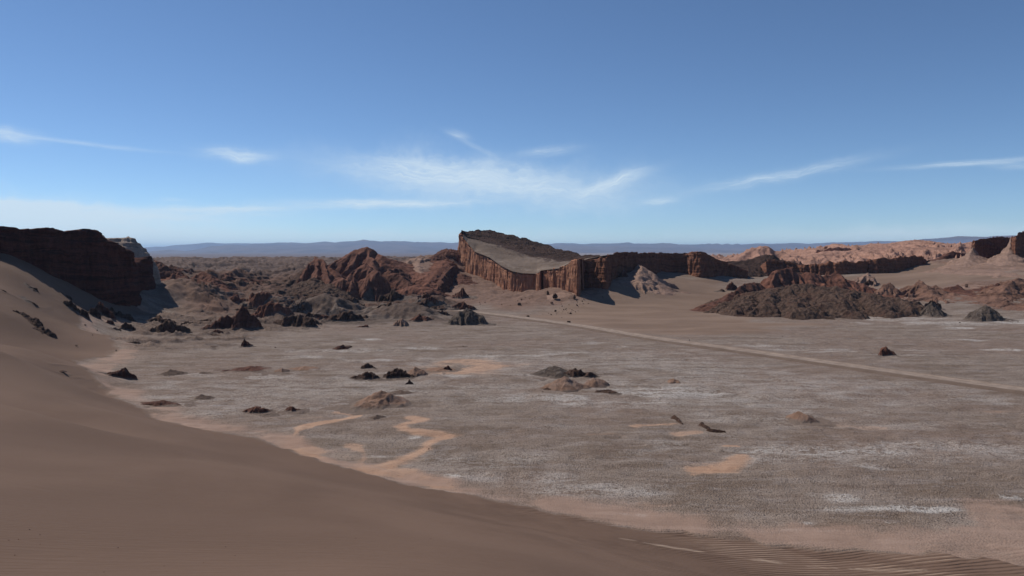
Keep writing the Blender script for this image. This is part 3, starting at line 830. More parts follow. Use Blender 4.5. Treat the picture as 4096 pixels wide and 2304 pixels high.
def hill_field(x, y, g, crests, o, sd):
    h = np.full(x.shape, -1e3)
    for cr in crests:
        crest, Wd = cr[0], cr[1]
        oo = dict(o); oo.update(cr[2] if len(cr) > 2 else {})
        lam = oo['lam']
        wx = x + fbm(x / lam / 1.5, y / lam / 1.5, sd + 5.0, 3) * lam * oo['warp']
        wy = y + fbm(x / lam / 1.5, y / lam / 1.5, sd + 9.0, 3) * lam * oo['warp']
        d, zc, fx_, fy_, wf = seg_fields(wx, wy, crest)
        dxn = (wx - fx_) / (d + 1e-6); dyn = (wy - fy_) / (d + 1e-6)
        k = min(Wd * 0.55, 2.6 * lam)
        gl = ridged(fx_ / lam + dxn * k / lam, fy_ / lam + dyn * k / lam, sd + d / (lam * 5), 3, 0.5)
        near = sstep(d, 0, Wd * wf * 0.35)
        t = d / (Wd * wf)
        if oo['steep']:
            sx, sy, sf = oo['steep']
            t = t / (1 - (1 - sf) * sstep(dxn * sx + dyn * sy, -0.1, 0.9))
        t = t * (1 + oo['gully'] * (0.45 - gl) * near)
        f = np.where(t < 1, (1 - np.clip(t, 0, 1) ** oo['p']) ** oo['a'], -0.6 * (t - 1))
        zc = zc + oo['jag'] * ridged(fx_ / (lam * 0.7), fy_ / (lam * 0.7), sd + 2.0, 3)
        H = np.maximum(zc - g, 0.2)
        hh = g + H * f
        h = np.maximum(h, hh)
    r = fbm(x / oo['rl'], y / oo['rl'], sd + 1.0, 5, 0.6) * o['rough'] + (ridged(x / oo['rl'] * 1.7, y / oo['rl'] * 1.7, sd + 3.0, 3) - 0.3) * o['rough'] * 0.6
    up = sstep(h - g, -0.3, min(2.0, 0.5 + o['foot'] * 2 + (2.0 if not o['foot'] else 0)))
    h = h + r * (0.25 + 0.75 * up)
    if o['knob']:
        q = o['rl']
        kb = np.abs(vnoise(x / q, y / q, sd)) * 2.0 + np.abs(vnoise(x / q * 2.1 + 9, y / q * 2.1, sd + 4)) * 1.1 + np.abs(vnoise(x / q * 0.45, y / q * 0.45 + 5, sd + 6)) * 1.6
        h = h + o['knob'] * (kb - 1.5) * (0.3 + 0.7 * up)
    if o['terr']:
        T = o['terr']
        hz = h + fbm(x / 30, y / 30, sd + 7.0, 2) * 2 + x * 0.04
        q = hz / T; fr_ = q - np.floor(q)
        h = h + (np.floor(q) + sstep(fr_, 0.25, 0.75) - q) * T * 0.8 * up
    return h


def hill(name, label, cat, crests, mat, res=0.6, px=True, group=None, parent=None, **kw):
    o = dict(p=1.0, a=1.1, gully=0.55, lam=7.0, warp=0.35, rough=0.35, rl=2.5, terr=0, jag=0.0, steep=None, knob=0.0, foot=0.0)
    o.update(kw)
    SEED[0] += 1; sd = SEED[0] * 11.37
    cw = []
    for cr in crests:
        c3 = [tuple(P(*q[:3])) + tuple(q[3:]) for q in cr[0]] if px else cr[0]
        cw.append((c3, cr[1], cr[2] if len(cr) > 2 else {}))
    xs = [q[0] for c in cw for q in c[0]]; ys = [q[1] for c in cw for q in c[0]]
    mg = max(c[1] for c in cw) * 1.25 + 2
    x0, x1, y0, y1 = min(xs) - mg, max(xs) + mg, min(ys) - mg, max(ys) + mg
    gx_, gy_ = np.meshgrid(np.arange(x0, x1 + res, res), np.arange(y0, y1 + res, res))
    g = G(gx_, gy_)
    h = hill_field(gx_, gy_, g, cw, o, sd)
    h = np.maximum(h, g - 1.5)
    ab = (h > g - 1.0)
    keep = ab[:-1, :-1] | ab[1:, :-1] | ab[:-1, 1:] | ab[1:, 1:]
    fc = grid_faces(gx_.shape[0], gx_.shape[1], keep)
    V = np.stack([gx_, gy_, h], -1).reshape(-1, 3)
    ft = (1 - np.clip((h - g) / max(o['foot'], 1e-3), 0, 1)).ravel() if o['foot'] else np.zeros(h.size)
    V, fc, at = compact(V, fc, {'foot': ft})
    ob = mesh_obj(name, V, fc, mat, parent, attrs=at)
    if parent is None:
        tag(ob, label, cat, group)
    return ob


def mound(name, label, cat, pxl, pxr, base, top, mat, depth=0.6, core=0.35, res=None, group=None, peak=0.5, craggy=None, **kw):
    """an isolated mound: left/right pixel, base row, top row; craggy ones get a broken crest and side knobs"""
    pc = (pxl + pxr) / 2
    d0 = hit(pc, base)
    w = (pxr - pxl) / 2 / F * d0
    wd = w * (1 - core)
    dy_ = max(wd * depth, 0.3)
    d = d0 + dy_ * 0.75
    pk = pxl + (pxr - pxl) * peak
    Hp = base - top
    if craggy is None: craggy = mat in (M['dark'], M['reddk'], M['knob'], M['red'])
    q_ = np.random.RandomState(int(pxl * 3 + top) % 9973)
    tw = max(w * core, 0.05) * F / d0
    if craggy:
        us = [0.0, 0.2, 0.42, 0.62, 0.82, 1.0]
        crest = []
        for i, u in enumerate(us):
            px_ = pxl + (pxr - pxl) * (0.14 + 0.74 * u)
            e = 1 - abs((px_ - pk) / ((pxr - pxl) * 0.75)) ** 1.2
            hh_ = Hp * max(0.22, e * q_.uniform(0.78, 0.97))
            crest.append(tuple(P(px_, base - hh_, d + q_.uniform(-0.35, 0.35) * dy_)) + (q_.uniform(0.8, 1.15) * (0.6 if i in (0, 5) else 1),))
        crest.append(tuple(P(pk, top, d)) + (1.0,))
        crest.sort(key=lambda c: c[0])
        crs = [(crest, w * (0.45 + 0.35 * depth))]
        for _ in range(2):
            px_ = q_.uniform(pxl + 0.15 * (pxr - pxl), pxr - 0.15 * (pxr - pxl)); hh_ = Hp * q_.uniform(0.2, 0.5)
            crs.append(([tuple(P(px_, base - hh_, d - dy_ * q_.uniform(0.2, 0.6)))], w * q_.uniform(0.22, 0.36)))
    else:
        cl_, cr_ = pk - (pk - pxl) * core, pk + (pxr - pk) * core
        lowz = Hp * 0.22
        crs = [([tuple(P(cl_, top + lowz, d)) + (0.9,), tuple(P(pk, top, d)), tuple(P(cr_, top + lowz, d)) + (0.9,)], max(wd * (0.55 + 0.5 * depth), 0.5))]
    wd = max(wd, 0.5)
    o = dict(rough=min(0.3, wd * 0.07), rl=max(0.8, wd * 0.3), lam=max(1.2, wd * 0.45), gully=0.5)
    o.update(kw)
    Hm = Hp / F * d0
    o['foot'] = Hm * 0.30
    pcs = P(pc, base - Hp * 0.30, d)
    sk = [tuple(P(pxl + (pxr - pxl) * 0.22, base - Hp * 0.24, d)), tuple(P(pxl + (pxr - pxl) * 0.78, base - Hp * 0.24, d))]
    crs.append((sk, w * (0.42 + 0.14 * depth), {'a': 1.7, 'p': 1.0, 'steep': None, 'gully': 0.35, 'jag': 0.0}))
    if craggy:
        o.update(rough=max(0.06, Hm * 0.09), rl=max(0.8, w * 0.28), lam=max(1.0, w * 0.30), warp=0.7, a=0.85, p=0.95, jag=Hm * 0.02, gully=0.3, knob=Hm * 0.09)
        o.update(a=0.95, p=1.35)
    return hill(name, label, cat, crs, mat, res=res or max(0.10, min(0.45, w / 34)), px=False, group=group, **o)


# ------------------------------------------------------------------ cliff walls (vertical faces with flutes and beds)
def resample(ctrl, step):
    c = np.array(ctrl, float)
    w = np.array([P(a[0], a[2], a[1]) for a in c])          # top edge in the world
    bz = np.array([P(a[0], a[3], a[1])[2] for a in c])
    L_ = np.concatenate([[0], np.cumsum(np.hypot(*(w[1:, :2] - w[:-1, :2]).T))])
    t = np.arange(0, L_[-1] + step, step)
    return t, np.interp(t, L_, w[:, 0]), np.interp(t, L_, w[:, 1]), np.interp(t, L_, w[:, 2]), np.interp(t, L_, bz), L_


def wall_mesh(ctrl, step=0.45, back=None, flute=1.2, flam=5.0, bed=0.35, batter=0.12, rows=46, sd=0.0, jag=0.6, sink=3.0, topdepth=14.0, topfall=0.15, cap=0.8, smooth_n=1):
    t, x, y, zt, zb, L_ = resample(ctrl, step)
    tx = np.gradient(x); ty = np.gradient(y)
    for _ in range(smooth_n):
        tx = np.convolve(np.pad(tx, 2, 'edge'), np.ones(5) / 5, 'valid'); ty = np.convolve(np.pad(ty, 2, 'edge'), np.ones(5) / 5, 'valid')
    ln = np.hypot(tx, ty) + 1e-9
    nx, ny = ty / ln, -tx / ln       # faces the right-hand side of travel (towards the viewer for left-to-right paths)
    kk = 45
    bx = np.convolve(np.pad(nx, kk, 'edge'), np.ones(2 * kk + 1) / (2 * kk + 1), 'valid'); by = np.convolve(np.pad(ny, kk, 'edge'), np.ones(2 * kk + 1) / (2 * kk + 1), 'valid')
    bl = np.hypot(bx, by) + 1e-9; bx /= bl; by /= bl
    if back: bx[:] = -back[0]; by[:] = -back[1]
    zt = zt + (ridged(t / 6, sd, 1.0, 4) - 0.45) * jag
    zb = zb - sink
    Vs = []
    v = np.linspace(0, 1, rows)
    for vi in v:
        z = zb + (zt - zb) * vi
        tw_ = t + fbm(t / 14, sd + 1.0, 0.0, 3) * 5
        fl = ridged(tw_ / flam, sd + 3.1, z / 45, 4, 0.62)
        fl2 = fbm(t / (flam * 0.22), z / 14, sd + 8.0, 3)
        fade = 1 - 0.55 * sstep(vi, 0.80, 0.97)
        off = (fl - 0.4) * flute * (0.45 + 1.1 * np.clip(fbm(t / 17, sd + 20.0, 0.0, 2) + 0.5, 0, 1)) * fade + fl2 * flute * 0.32
        zz = z + fbm(t / 25, sd, 0.0, 2) * 1.2
        bd = fbm(zz / 1.1, t / 26, sd + 4.0, 3) * bed + (1 if cap else 0) * sstep(vi, 0.86, 0.90) * cap * (0.6 + 0.7 * fbm(t / 3, z / 1.5, sd, 3))
        rg = fbm(t / 1.3, z / 5.0, sd + 6.0, 3) * 0.26
        off = off + bd + rg + (zt - z) * batter
        Vs.append(np.stack([x + nx * off, y + ny * off, z], -1))
    # the top surface going back, then down behind
    e = Vs[-1]
    off0 = ((e[:, 0] - x) * nx + (e[:, 1] - y) * ny)
    for k in (0.04, 0.1, 0.2, 0.35, 0.55, 0.8, 1.0):
        xx = x + nx * off0 * (1 - k) - bx * k * topdepth; yy = y + ny * off0 * (1 - k) - by * k * topdepth
        z = zt - topfall * k * topdepth + fbm(xx / 3, yy / 3, sd, 4) * 0.5 * jag * sstep(k, 0, 0.1)
        Vs.append(np.stack([xx, yy, z], -1))
    xx = x - bx * (topdepth + 4); yy = y - by * (topdepth + 4)
    Vs.append(np.stack([xx, yy, zb - 2], -1))
    Vs = np.array(Vs)
    return Vs, t


def add_wall(name, ctrl, mat, parent=None, flip=False, **kw):
    Vs, t = wall_mesh(ctrl, **kw)
    f = grid_faces(Vs.shape[0], Vs.shape[1])
    nr, nc = Vs.shape[:2]
    V = Vs.reshape(-1, 3)
    # close the two ends
    ends = []
    for c in (0, nc - 1):
        col = [r * nc + c for r in range(nr)]
        ctr = len(V); V = np.concatenate([V, [Vs[:, c].mean(0)]])
        for r in range(nr - 1): ends.append((col[r], col[r + 1], ctr, ctr) if c else (col[r + 1], col[r], ctr, ctr))
    o = mesh_obj(name, V, f, mat, parent)
    me = o.data
    import bmesh
    bm = bmesh.new(); bm.from_mesh(me); bm.verts.ensure_lookup_table()
    for a, b_, c, _ in ends:
        try: bm.faces.new((bm.verts[a], bm.verts[b_], bm.verts[c])).smooth = True
        except ValueError: pass
    bmesh.ops.recalc_face_normals(bm, faces=bm.faces)
    bm.to_mesh(me); bm.free()
    return o


def empty(name, loc, label, cat):
    o = bpy.data.objects.new(name, None); link(o); o.location = loc
    return tag(o, label, cat)


def parent_at(root, *obs):
    for o in obs:
        o.parent = root
        o.matrix_parent_inverse = root.matrix_world.inverted() if False else o.matrix_parent_inverse
        me = o.data
        co = np.empty(len(me.vertices) * 3, np.float32); me.vertices.foreach_get('co', co)
        co = co.reshape(-1, 3) - np.array(root.location, np.float32)
        me.vertices.foreach_set('co', co.ravel()); me.update()


# the amphitheatre: px, depth, top row, base row
amp = [(1853, 560, 924, 1000), (1838, 532, 934, 1010), (1840, 522, 938, 1014), (1852, 516, 950, 1050), (1866, 512, 968, 1078), (1872, 503, 980, 1088), (1898, 494, 1006, 1098), (1930, 484, 1018, 1106), (1958, 476, 1030, 1120),
       (1980, 468, 1046, 1128), (2002, 459, 1062, 1150), (2030, 450, 1077, 1158), (2048, 445, 1085, 1162), (2088, 438, 1093, 1164), (2125, 434, 1096, 1162), (2146, 433, 1096, 1158),
       (2150, 426, 1091, 1172), (2160, 424, 1086, 1178), (2166, 428, 1082, 1160), (2200, 418, 1077, 1154), (2239, 410, 1073, 1150), (2262, 404, 1062, 1160), (2290, 396, 1044, 1166), (2312, 390, 1035, 1172),
       (2318, 402, 1036, 1160), (2334, 412, 1038, 1150), (2345, 412, 1036, 1146), (2390, 408, 1033, 1130), (2425, 404, 1030, 1128), (2430, 406, 1024, 1130), (2436, 420, 1018, 1128), (2450, 430, 1012, 1120),
       (2477, 436, 1010, 1114), (2520, 446, 1008, 1108), (2560, 458, 1010, 1100), (2604, 470, 1011, 1092), (2640, 480, 1010, 1090), (2700, 488, 1011, 1088), (2740, 487, 1012, 1090), (2764, 480, 1009, 1092), (2803, 474, 1003, 1094),
       (2830, 478, 1013, 1096), (2859, 484, 1034, 1100), (2903, 490, 1047, 1104), (2930, 496, 1058, 1108), (2962, 500, 1070, 1112), (2990, 505, 1085, 1114)]
root = empty('rock_amphitheatre', tuple(P(2150, 1164, 432)), 'huge tilted amphitheatre rock with fluted orange brown walls, a pointed prow and a sand slope', 'rock formation')
ic = [i for i, q in enumerate(amp) if q[0] == 2318][0]
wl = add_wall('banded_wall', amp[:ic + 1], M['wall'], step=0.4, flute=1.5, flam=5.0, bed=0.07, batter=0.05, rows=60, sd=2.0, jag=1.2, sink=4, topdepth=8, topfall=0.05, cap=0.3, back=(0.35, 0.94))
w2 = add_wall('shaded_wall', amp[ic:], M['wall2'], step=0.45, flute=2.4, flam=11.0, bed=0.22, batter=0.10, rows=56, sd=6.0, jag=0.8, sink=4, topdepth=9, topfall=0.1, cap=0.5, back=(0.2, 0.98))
uA = [(1850, 512, 946), (1866, 509, 968), (1898, 491, 1006), (1958, 473, 1030), (2002, 456, 1062), (2048, 442, 1085), (2088, 436, 1093), (2147, 430, 1095), (2165, 425, 1082), (2239, 408, 1073), (2290, 396, 1046), (2330, 412, 1040), (2440, 430, 1018)]
uB = [(1856, 524, 938), (1879, 526, 944), (1915, 526, 953), (1965, 520, 970), (2010, 514, 985), (2048, 507, 996), (2100, 498, 1011), (2150, 488, 1025), (2190, 480, 1035), (2240, 470, 1044), (2300, 458, 1043), (2360, 452, 1036), (2440, 450, 1028)]
uC = [(1845, 530, 921), (1871, 540, 929), (1914, 548, 923), (1960, 552, 924), (2010, 553, 934), (2060, 552, 946), (2110, 548, 958), (2170, 542, 976), (2220, 535, 992), (2270, 528, 1004), (2330, 520, 1021), (2362, 512, 1017), (2440, 500, 1036)]


def loft(lines, ncol, nrow, sd, rough, rl, jag=0.0):
    ps = []
    for ln in lines:
        w = np.array([P(a, c, d) for a, d, c in ln])
        u = np.linspace(0, 1, len(ln)); uu = np.linspace(0, 1, ncol)
        ps.append(np.stack([np.interp(uu, u, w[:, i]) for i in range(3)], -1))
    rows_ = []
    for A, B in zip(ps[:-1], ps[1:]):
        for k in np.linspace(0, 1, nrow, endpoint=False): rows_.append(A * (1 - k) + B * k)
    rows_.append(ps[-1])
    Vv = np.array(rows_)
    w_ = sstep(np.linspace(0, 1, len(rows_)), 0, 0.12)[:, None]
    r_ = fbm(Vv[..., 0] / rl, Vv[..., 1] / rl, sd, 5, 0.6) * rough
    r_ = r_ + (ridged((Vv[..., 0] + Vv[..., 1] * 0.3) / (rl * 2.4), Vv[..., 1] / rl / 1.1, sd + 2, 4) - 0.35) * rough * jag
    Vv[..., 2] += r_ * w_
    return Vv


Lf = loft([uA, uB], 300, 60, 3.0, 0.55, 9.0)
so = mesh_obj('sand_slope', Lf.reshape(-1, 3), grid_faces(*Lf.shape[:2]), M['slope'], attrs={'upslope': np.repeat(np.linspace(0, 1, Lf.shape[0]), Lf.shape[1])})
uB2 = [(a, d - 6, c + 5) for a, d, c in uB]
uD = [(a, d + 25, c + 26) for a, d, c in uC]
uE = [(a, d + 70, c + 130) for a, d, c in uC]
Lc = loft([uB2, uC, uD, uE], 560, 64, 5.0, 1.0, 4.5, 0.7)
Lc[:4, :, 2] -= (np.array([2.4, 1.6, 0.9, 0.3])[:, None])
co_ = mesh_obj('crest_ridge', Lc.reshape(-1, 3), grid_faces(*Lc.shape[:2]), M['crest'])
parent_at(root, wl, w2, so, co_)

# the dark cliff on the left
cl_ctrl = [(a_, b_ + 24 * max(0.0, min(1.0, (400 - a_) / 400.0)), c__, e_) for a_, b_, c__, e_ in [(-900, 190, 880, 960), (-500, 210, 892, 960), (-200, 232, 902, 975), (0, 248, 906, 1000), (52, 256, 910, 1020), (80, 260, 917, 1032), (119, 268, 915, 1050), (179, 276, 910, 1072), (223, 284, 914, 1090), (258, 290, 922, 1100),
           (300, 296, 919, 1118), (346, 304, 915, 1145), (382, 308, 920, 1160), (401, 312, 930, 1172), (421, 315, 948, 1182), (457, 320, 970, 1192), (495, 326, 984, 1202), (517, 329, 997, 1208), (528, 332, 1010, 1212), (540, 335, 1045, 1214),
           (537, 346, 1050, 1200), (548, 349, 1051, 1200), (570, 352, 1042, 1192), (590, 355, 1026, 1180), (600, 357, 1026, 1172), (605, 362, 1054, 1160), (617, 370, 1092, 1150), (632, 382, 1128, 1142)]]
root = empty('dark_cliff', tuple(P(300, 1150, 296)), 'long dark red layered cliff in shade above the sand slope at the left edge', 'cliff')
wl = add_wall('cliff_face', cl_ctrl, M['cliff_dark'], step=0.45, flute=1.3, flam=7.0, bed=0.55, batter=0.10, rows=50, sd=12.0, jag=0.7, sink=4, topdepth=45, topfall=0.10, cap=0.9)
parent_at(root, wl)
hill('pale_outcrop', 'pale buff sunlit rock cap peeping up behind the right end of the dark cliff', 'rock', [
    ([(400, 940, 366, .8), (425, 948, 366), (457, 951, 366), (490, 949, 367), (517, 946, 367), (532, 950, 367, .6)], 11, {}),
    ([(520, 1000, 366, .6), (545, 998, 367, .8), (560, 1003, 368), (582, 1008, 368, .8), (597, 1020, 368, .4)], 9, {})], M['palegrey'], res=0.35, p=1.3, a=0.5, rough=0.5, lam=6, terr=2.2, gully=0.3, warp=0.1)
print('walls', time.time() - T0)

# ------------------------------------------------------------------ named hills
HR = 'hill'
hill('red_dome_hill', 'tall dark red domed hill with gullied flanks, highest left of the amphitheatre', HR, [
    ([(1362, 1050, 505), (1380, 1028, 500), (1402, 1007, 495), (1421, 997, 492), (1457, 992, 490), (1477, 987, 488), (1493, 992, 488), (1521, 1014, 488), (1549, 1023, 486), (1580, 1042, 484), (1604, 1058, 482), (1640, 1085, 478)], 26, {}),
    ([(1477, 990, 488), (1490, 1040, 470), (1480, 1075, 455)], 12, {})], M['red'], res=0.5, a=0.85, gully=0.7, lam=8, rough=0.4)
hill('red_spire_hill', 'steep red spire hill with sharp left edge beside the domed hill', HR, [
    ([(1256, 1034, 462), (1264, 1025, 462), (1285, 1036, 460), (1302, 1047, 456), (1330, 1075, 450), (1360, 1108, 444)], 13, {}),
    ([(1262, 1030, 462), (1270, 1085, 448), (1262, 1120, 440)], 12, {}), ([(1302, 1050, 456), (1305, 1085, 442), (1325, 1120, 432)], 8, {})],
    M['red'], res=0.45, a=0.95, gully=0.8, lam=5, rough=0.35, steep=(-1, 0.2, 0.6))
hill('crusty_slope', 'brown lumpy salt crusted slope falling left below the red spire', HR, [
    ([(1250, 1045, 468), (1210, 1085, 466), (1175, 1120, 462), (1140, 1150, 455)], 22, {}), ([(1260, 1110, 440), (1235, 1150, 420), (1215, 1180, 405), (1195, 1200, 395)], 20, {}),
    ([(1330, 1130, 425), (1300, 1160, 408), (1260, 1190, 395)], 18, {})], M['knob'], res=0.4, a=1.0, gully=0.4, lam=6, rough=0.45, rl=2.2, knob=0.6)
hill('red_cone', 'rounded red clay cone directly in front of the domed hill', HR, [([(1440, 1066, 452), (1461, 1051, 450), (1480, 1070, 448)], 11, {})], M['red'], res=0.35, a=0.8, gully=0.8, lam=4, rough=0.25)
hill('red_cone', 'larger smooth red cone with a dark right flank in front of the domed hill', HR, [([(1490, 1085, 430), (1507, 1075, 430), (1520, 1085, 432), (1548, 1125, 436)], 12, {})], M['red'], res=0.35, a=0.85, gully=0.6, lam=4, rough=0.25)
hill('red_cone', 'small narrow red pinnacle left of the smooth red cones', HR, [([(1398, 1102, 432), (1407, 1094, 432), (1420, 1115, 430)], 6, {}), ([(1405, 1120, 424), (1408, 1135, 420)], 5, {})], M['red'], res=0.3, a=0.85, gully=0.5, lam=3, rough=0.25)
hill('red_hummock', 'low round red hump at the foot of the red spire', HR, [([(1350, 1120, 425), (1370, 1113, 424), (1385, 1125, 424)], 7, {'p': 1.6})], M['red'], res=0.3, a=0.8, gully=0.3, lam=3, rough=0.2)
hill('red_ridge', 'jagged dark red ridge running right from the smooth red cones', HR, [
    ([(1545, 1085, 455), (1580, 1095, 450), (1610, 1110, 442), (1630, 1135, 435)], 11, {}), ([(1560, 1075, 465), (1600, 1078, 468), (1625, 1095, 470)], 10, {})], M['reddk'], res=0.4, a=0.9, gully=0.8, lam=4, rough=0.5, jag=1.0)
hill('red_ridge', 'reddish pointed ridge between the domed hill and the amphitheatre prow', HR, [
    ([(1600, 1062, 520), (1640, 1048, 518), (1660, 1038, 516), (1680, 1021, 514), (1700, 1029, 514), (1735, 1036, 514), (1760, 1060, 505)], 18, {}), ([(1680, 1025, 514), (1670, 1070, 490), (1690, 1100, 470)], 9, {})],
    M['spurred'], res=0.5, a=0.9, gully=0.8, lam=6, rough=0.4)
hill('dark_crag', 'dark craggy red block against the left foot of the amphitheatre prow', 'rock', [
    ([(1738, 1045, 520), (1750, 1016, 520), (1772, 1000, 522), (1798, 1002, 524), (1820, 1006, 526), (1838, 1006, 528)], 13, {}), ([(1762, 1010, 520), (1745, 1075, 496)], 8, {})], M['reddk'], res=0.45, a=0.6, gully=0.6, lam=5, rough=0.7, jag=1.2)
hill('leaning_ridge', 'long rounded red rib slanting down left of the amphitheatre', 'rock', [([(1786, 1042, 505), (1770, 1060, 490), (1745, 1090, 470), (1722, 1120, 450), (1702, 1142, 436)], 8, {})], M['red'], res=0.4, a=0.65, gully=0.5, lam=4, rough=0.5, jag=0.8)
hill('leaning_ridge', 'dark sharp red rib slanting down closest to the amphitheatre wall', 'rock', [([(1826, 1060, 490), (1808, 1068, 480), (1790, 1086, 468), (1778, 1110, 455), (1766, 1140, 440), (1750, 1160, 430)], 8, {'steep': (0.9, -0.5, 0.4)}), ([(1845, 1095, 480), (1850, 1118, 470)], 6, {})],
     M['reddk'], res=0.4, a=0.65, gully=0.5, lam=4, rough=0.5, jag=0.8)
hill('red_hummock', 'gullied red hummock at the foot of the slanting ribs', HR, [([(1640, 1146, 420), (1672, 1135, 420), (1690, 1145, 418)], 12, {})], M['red'], res=0.35, a=0.8, gully=0.8, lam=3.5, rough=0.25)
for (pl, pr, bs, tp, lb, pk) in [(1731, 1778, 1180, 1146, 'small dark pyramid rock right of the gullied red hummock', 0.5), (1798, 1880, 1194, 1153, 'dark ragged rock with a shaded hollow on the apron below the amphitheatre', 0.7),
                                 (1690, 1722, 1162, 1140, 'tiny dark red crag between two slanting ribs', 0.5), (1680, 1745, 1200, 1172, 'low red hump with sandy sides near the gullied hummock', 0.4), (1690, 1760, 1212, 1186, 'flat reddish hump just above the dark crusted mounds', 0.5)]:
    mound('apron_rock', lb, 'rock', pl, pr, bs, tp, M['reddk'], core=0.45, a=0.6, jag=0.8, steep=(0.6, -0.8, 0.35), peak=pk, rough=0.5)
mound('earth_dome', 'smooth grey brown earth dome below the red cones', HR, 1385, 1600, 1185, 1138, M['grey'], depth=0.7, core=0.15, a=1.0, gully=0.25)
mound('earth_dome', 'wide grey brown earth swell in front of the red spire', HR, 1130, 1480, 1250, 1172, M['grey'], depth=0.8, core=0.3, a=1.2, gully=0.4, res=0.6)
mound('earth_dome', 'low grey brown earth swell left of the crusted mounds, flecked with dark rock', HR, 1420, 1800, 1270, 1208, M['grey'], depth=0.7, core=0.4, a=1.1, gully=0.4, res=0.6)
ST = (0.55, -0.85, 0.3)
for (pl, pr, bs, tp, mt, lb, pk, cat) in [
    (1513, 1645, 1202, 1160, 'dark', 'dark crusted rock mound below the smooth grey dome', 0.45, 'rock mound'),
    (1360, 1452, 1218, 1188, 'dark', 'dark rock patch breaking out of the wide earth swell', 0.55, 'rock mound'),
    (1500, 1615, 1240, 1211, 'dark', 'flat black topped rock ledge left of the long dark crusted mound', 0.5, 'rock mound'),
    (1628, 1790, 1240, 1196, 'dark', 'long dark crusted mound above the pan, centre left', 0.4, 'rock mound'),
    (1815, 1905, 1243, 1206, 'reddk', 'ragged brown rock pile left of the start of the dirt road', 0.4, 'rock mound'),
    (1300, 1456, 1288, 1240, 'dark', 'wedge shaped black rock mound at the far edge of the pan', 0.62, 'rock mound'),
    (1455, 1740, 1274, 1234, 'dark', 'long low layered dark rock bank behind two brown cones', 0.35, 'rock mound'),
    (1788, 1965, 1298, 1236, 'knobgrey', 'rounded knobbly grey mound at the corner where the road begins', 0.45, 'rock mound'),
    (1640, 1730, 1286, 1257, 'reddk', 'brown cone with a dark jagged top at the pan edge', 0.5, 'rock mound'),
    (1566, 1642, 1304, 1276, 'tan', 'smooth small brown cone nearest the pan edge', 0.5, 'rock mound'),
    (1052, 1255, 1311, 1256, 'dark', 'broad dark rock hump with a black right face on the pan edge', 0.7, 'rock mound'),
    (1020, 1158, 1262, 1204, 'red', 'rugged red hill left of the grey brown swell', 0.45, 'rock mound'),
    (1000, 1150, 1212, 1162, 'red', 'double topped red hill behind the rugged red one', 0.3, 'rock mound'),
    (846, 1030, 1324, 1236, 'reddk', 'big dark blocky outcrop with a pointed left shoulder, largest on the left pan edge', 0.6, 'rock mound'),
    (906, 1000, 1216, 1180, 'red', 'small red rock comb in the valley below the dark cliff', 0.4, 'rock mound'),
    (1200, 1290, 1272, 1250, 'dark', 'thin dark ledge between the broad hump and the wedge shaped mound', 0.5, 'rock mound'),
    (1160, 1250, 1226, 1200, 'grey', 'small brown ridge behind the broad dark hump', 0.5, 'rock mound'),
    (1740, 1800, 1262, 1240, 'dark', 'small dark knoll just left of the knobbly grey mound', 0.5, 'rock mound'),
    (1430, 1470, 1310, 1298, 'reddk', 'little pointed rock alone on the far pan below the wedge shaped mound', 0.7, 'rock mound')]:
    mound(('salt_crusted_mound' if mt.startswith('knob') else 'rock_mound'), lb, cat, pl, pr, bs, tp, M[mt], depth=0.75, core=0.4, a=0.75, gully=0.6, rough=0.55, rl=2.2, jag=0.5, peak=pk, steep=None if mt in ('knobgrey', 'tan', 'grey') else ST)
# valley right of the dark cliff
for (cr, w, lb, mt) in [
    ([(727, 1170, 400), (760, 1120, 402), (795, 1095, 404), (820, 1090, 404), (838, 1105, 402), (850, 1130, 398), (872, 1155, 394)], 11, 'big split red crag, tallest in the valley right of the dark cliff', 'red'),
    ([(604, 1040, 420), (625, 1048, 418), (640, 1042, 416), (655, 1058, 414), (668, 1085, 410)], 9, 'ragged dark red crag touching the right end of the dark cliff', 'reddk'),
    ([(672, 1075, 430), (685, 1062, 430), (703, 1062, 430), (716, 1078, 430)], 7, 'squat black topped crag behind the ragged ones', 'reddk'),
    ([(662, 1120, 400), (690, 1105, 400), (715, 1092, 402), (728, 1110, 400)], 9, 'slanting red slab between the ragged crag and the big split crag', 'red'),
    ([(838, 1190, 380), (865, 1178, 380), (884, 1172, 380)], 6, 'low red spur right of the big split crag', 'red'),
    ([(960, 1148, 440), (985, 1136, 440), (1010, 1146, 440)], 7, 'small dark crag on the valley floor far behind', 'reddk')]:
    hill('red_crag', lb, 'rock', [(cr, w, {})], M[mt], res=0.4, a=0.6, gully=0.7, lam=4, rough=0.7, jag=1.0, rl=2.0, steep=(0.5, -0.85, 0.5))
print('hills', time.time() - T0)

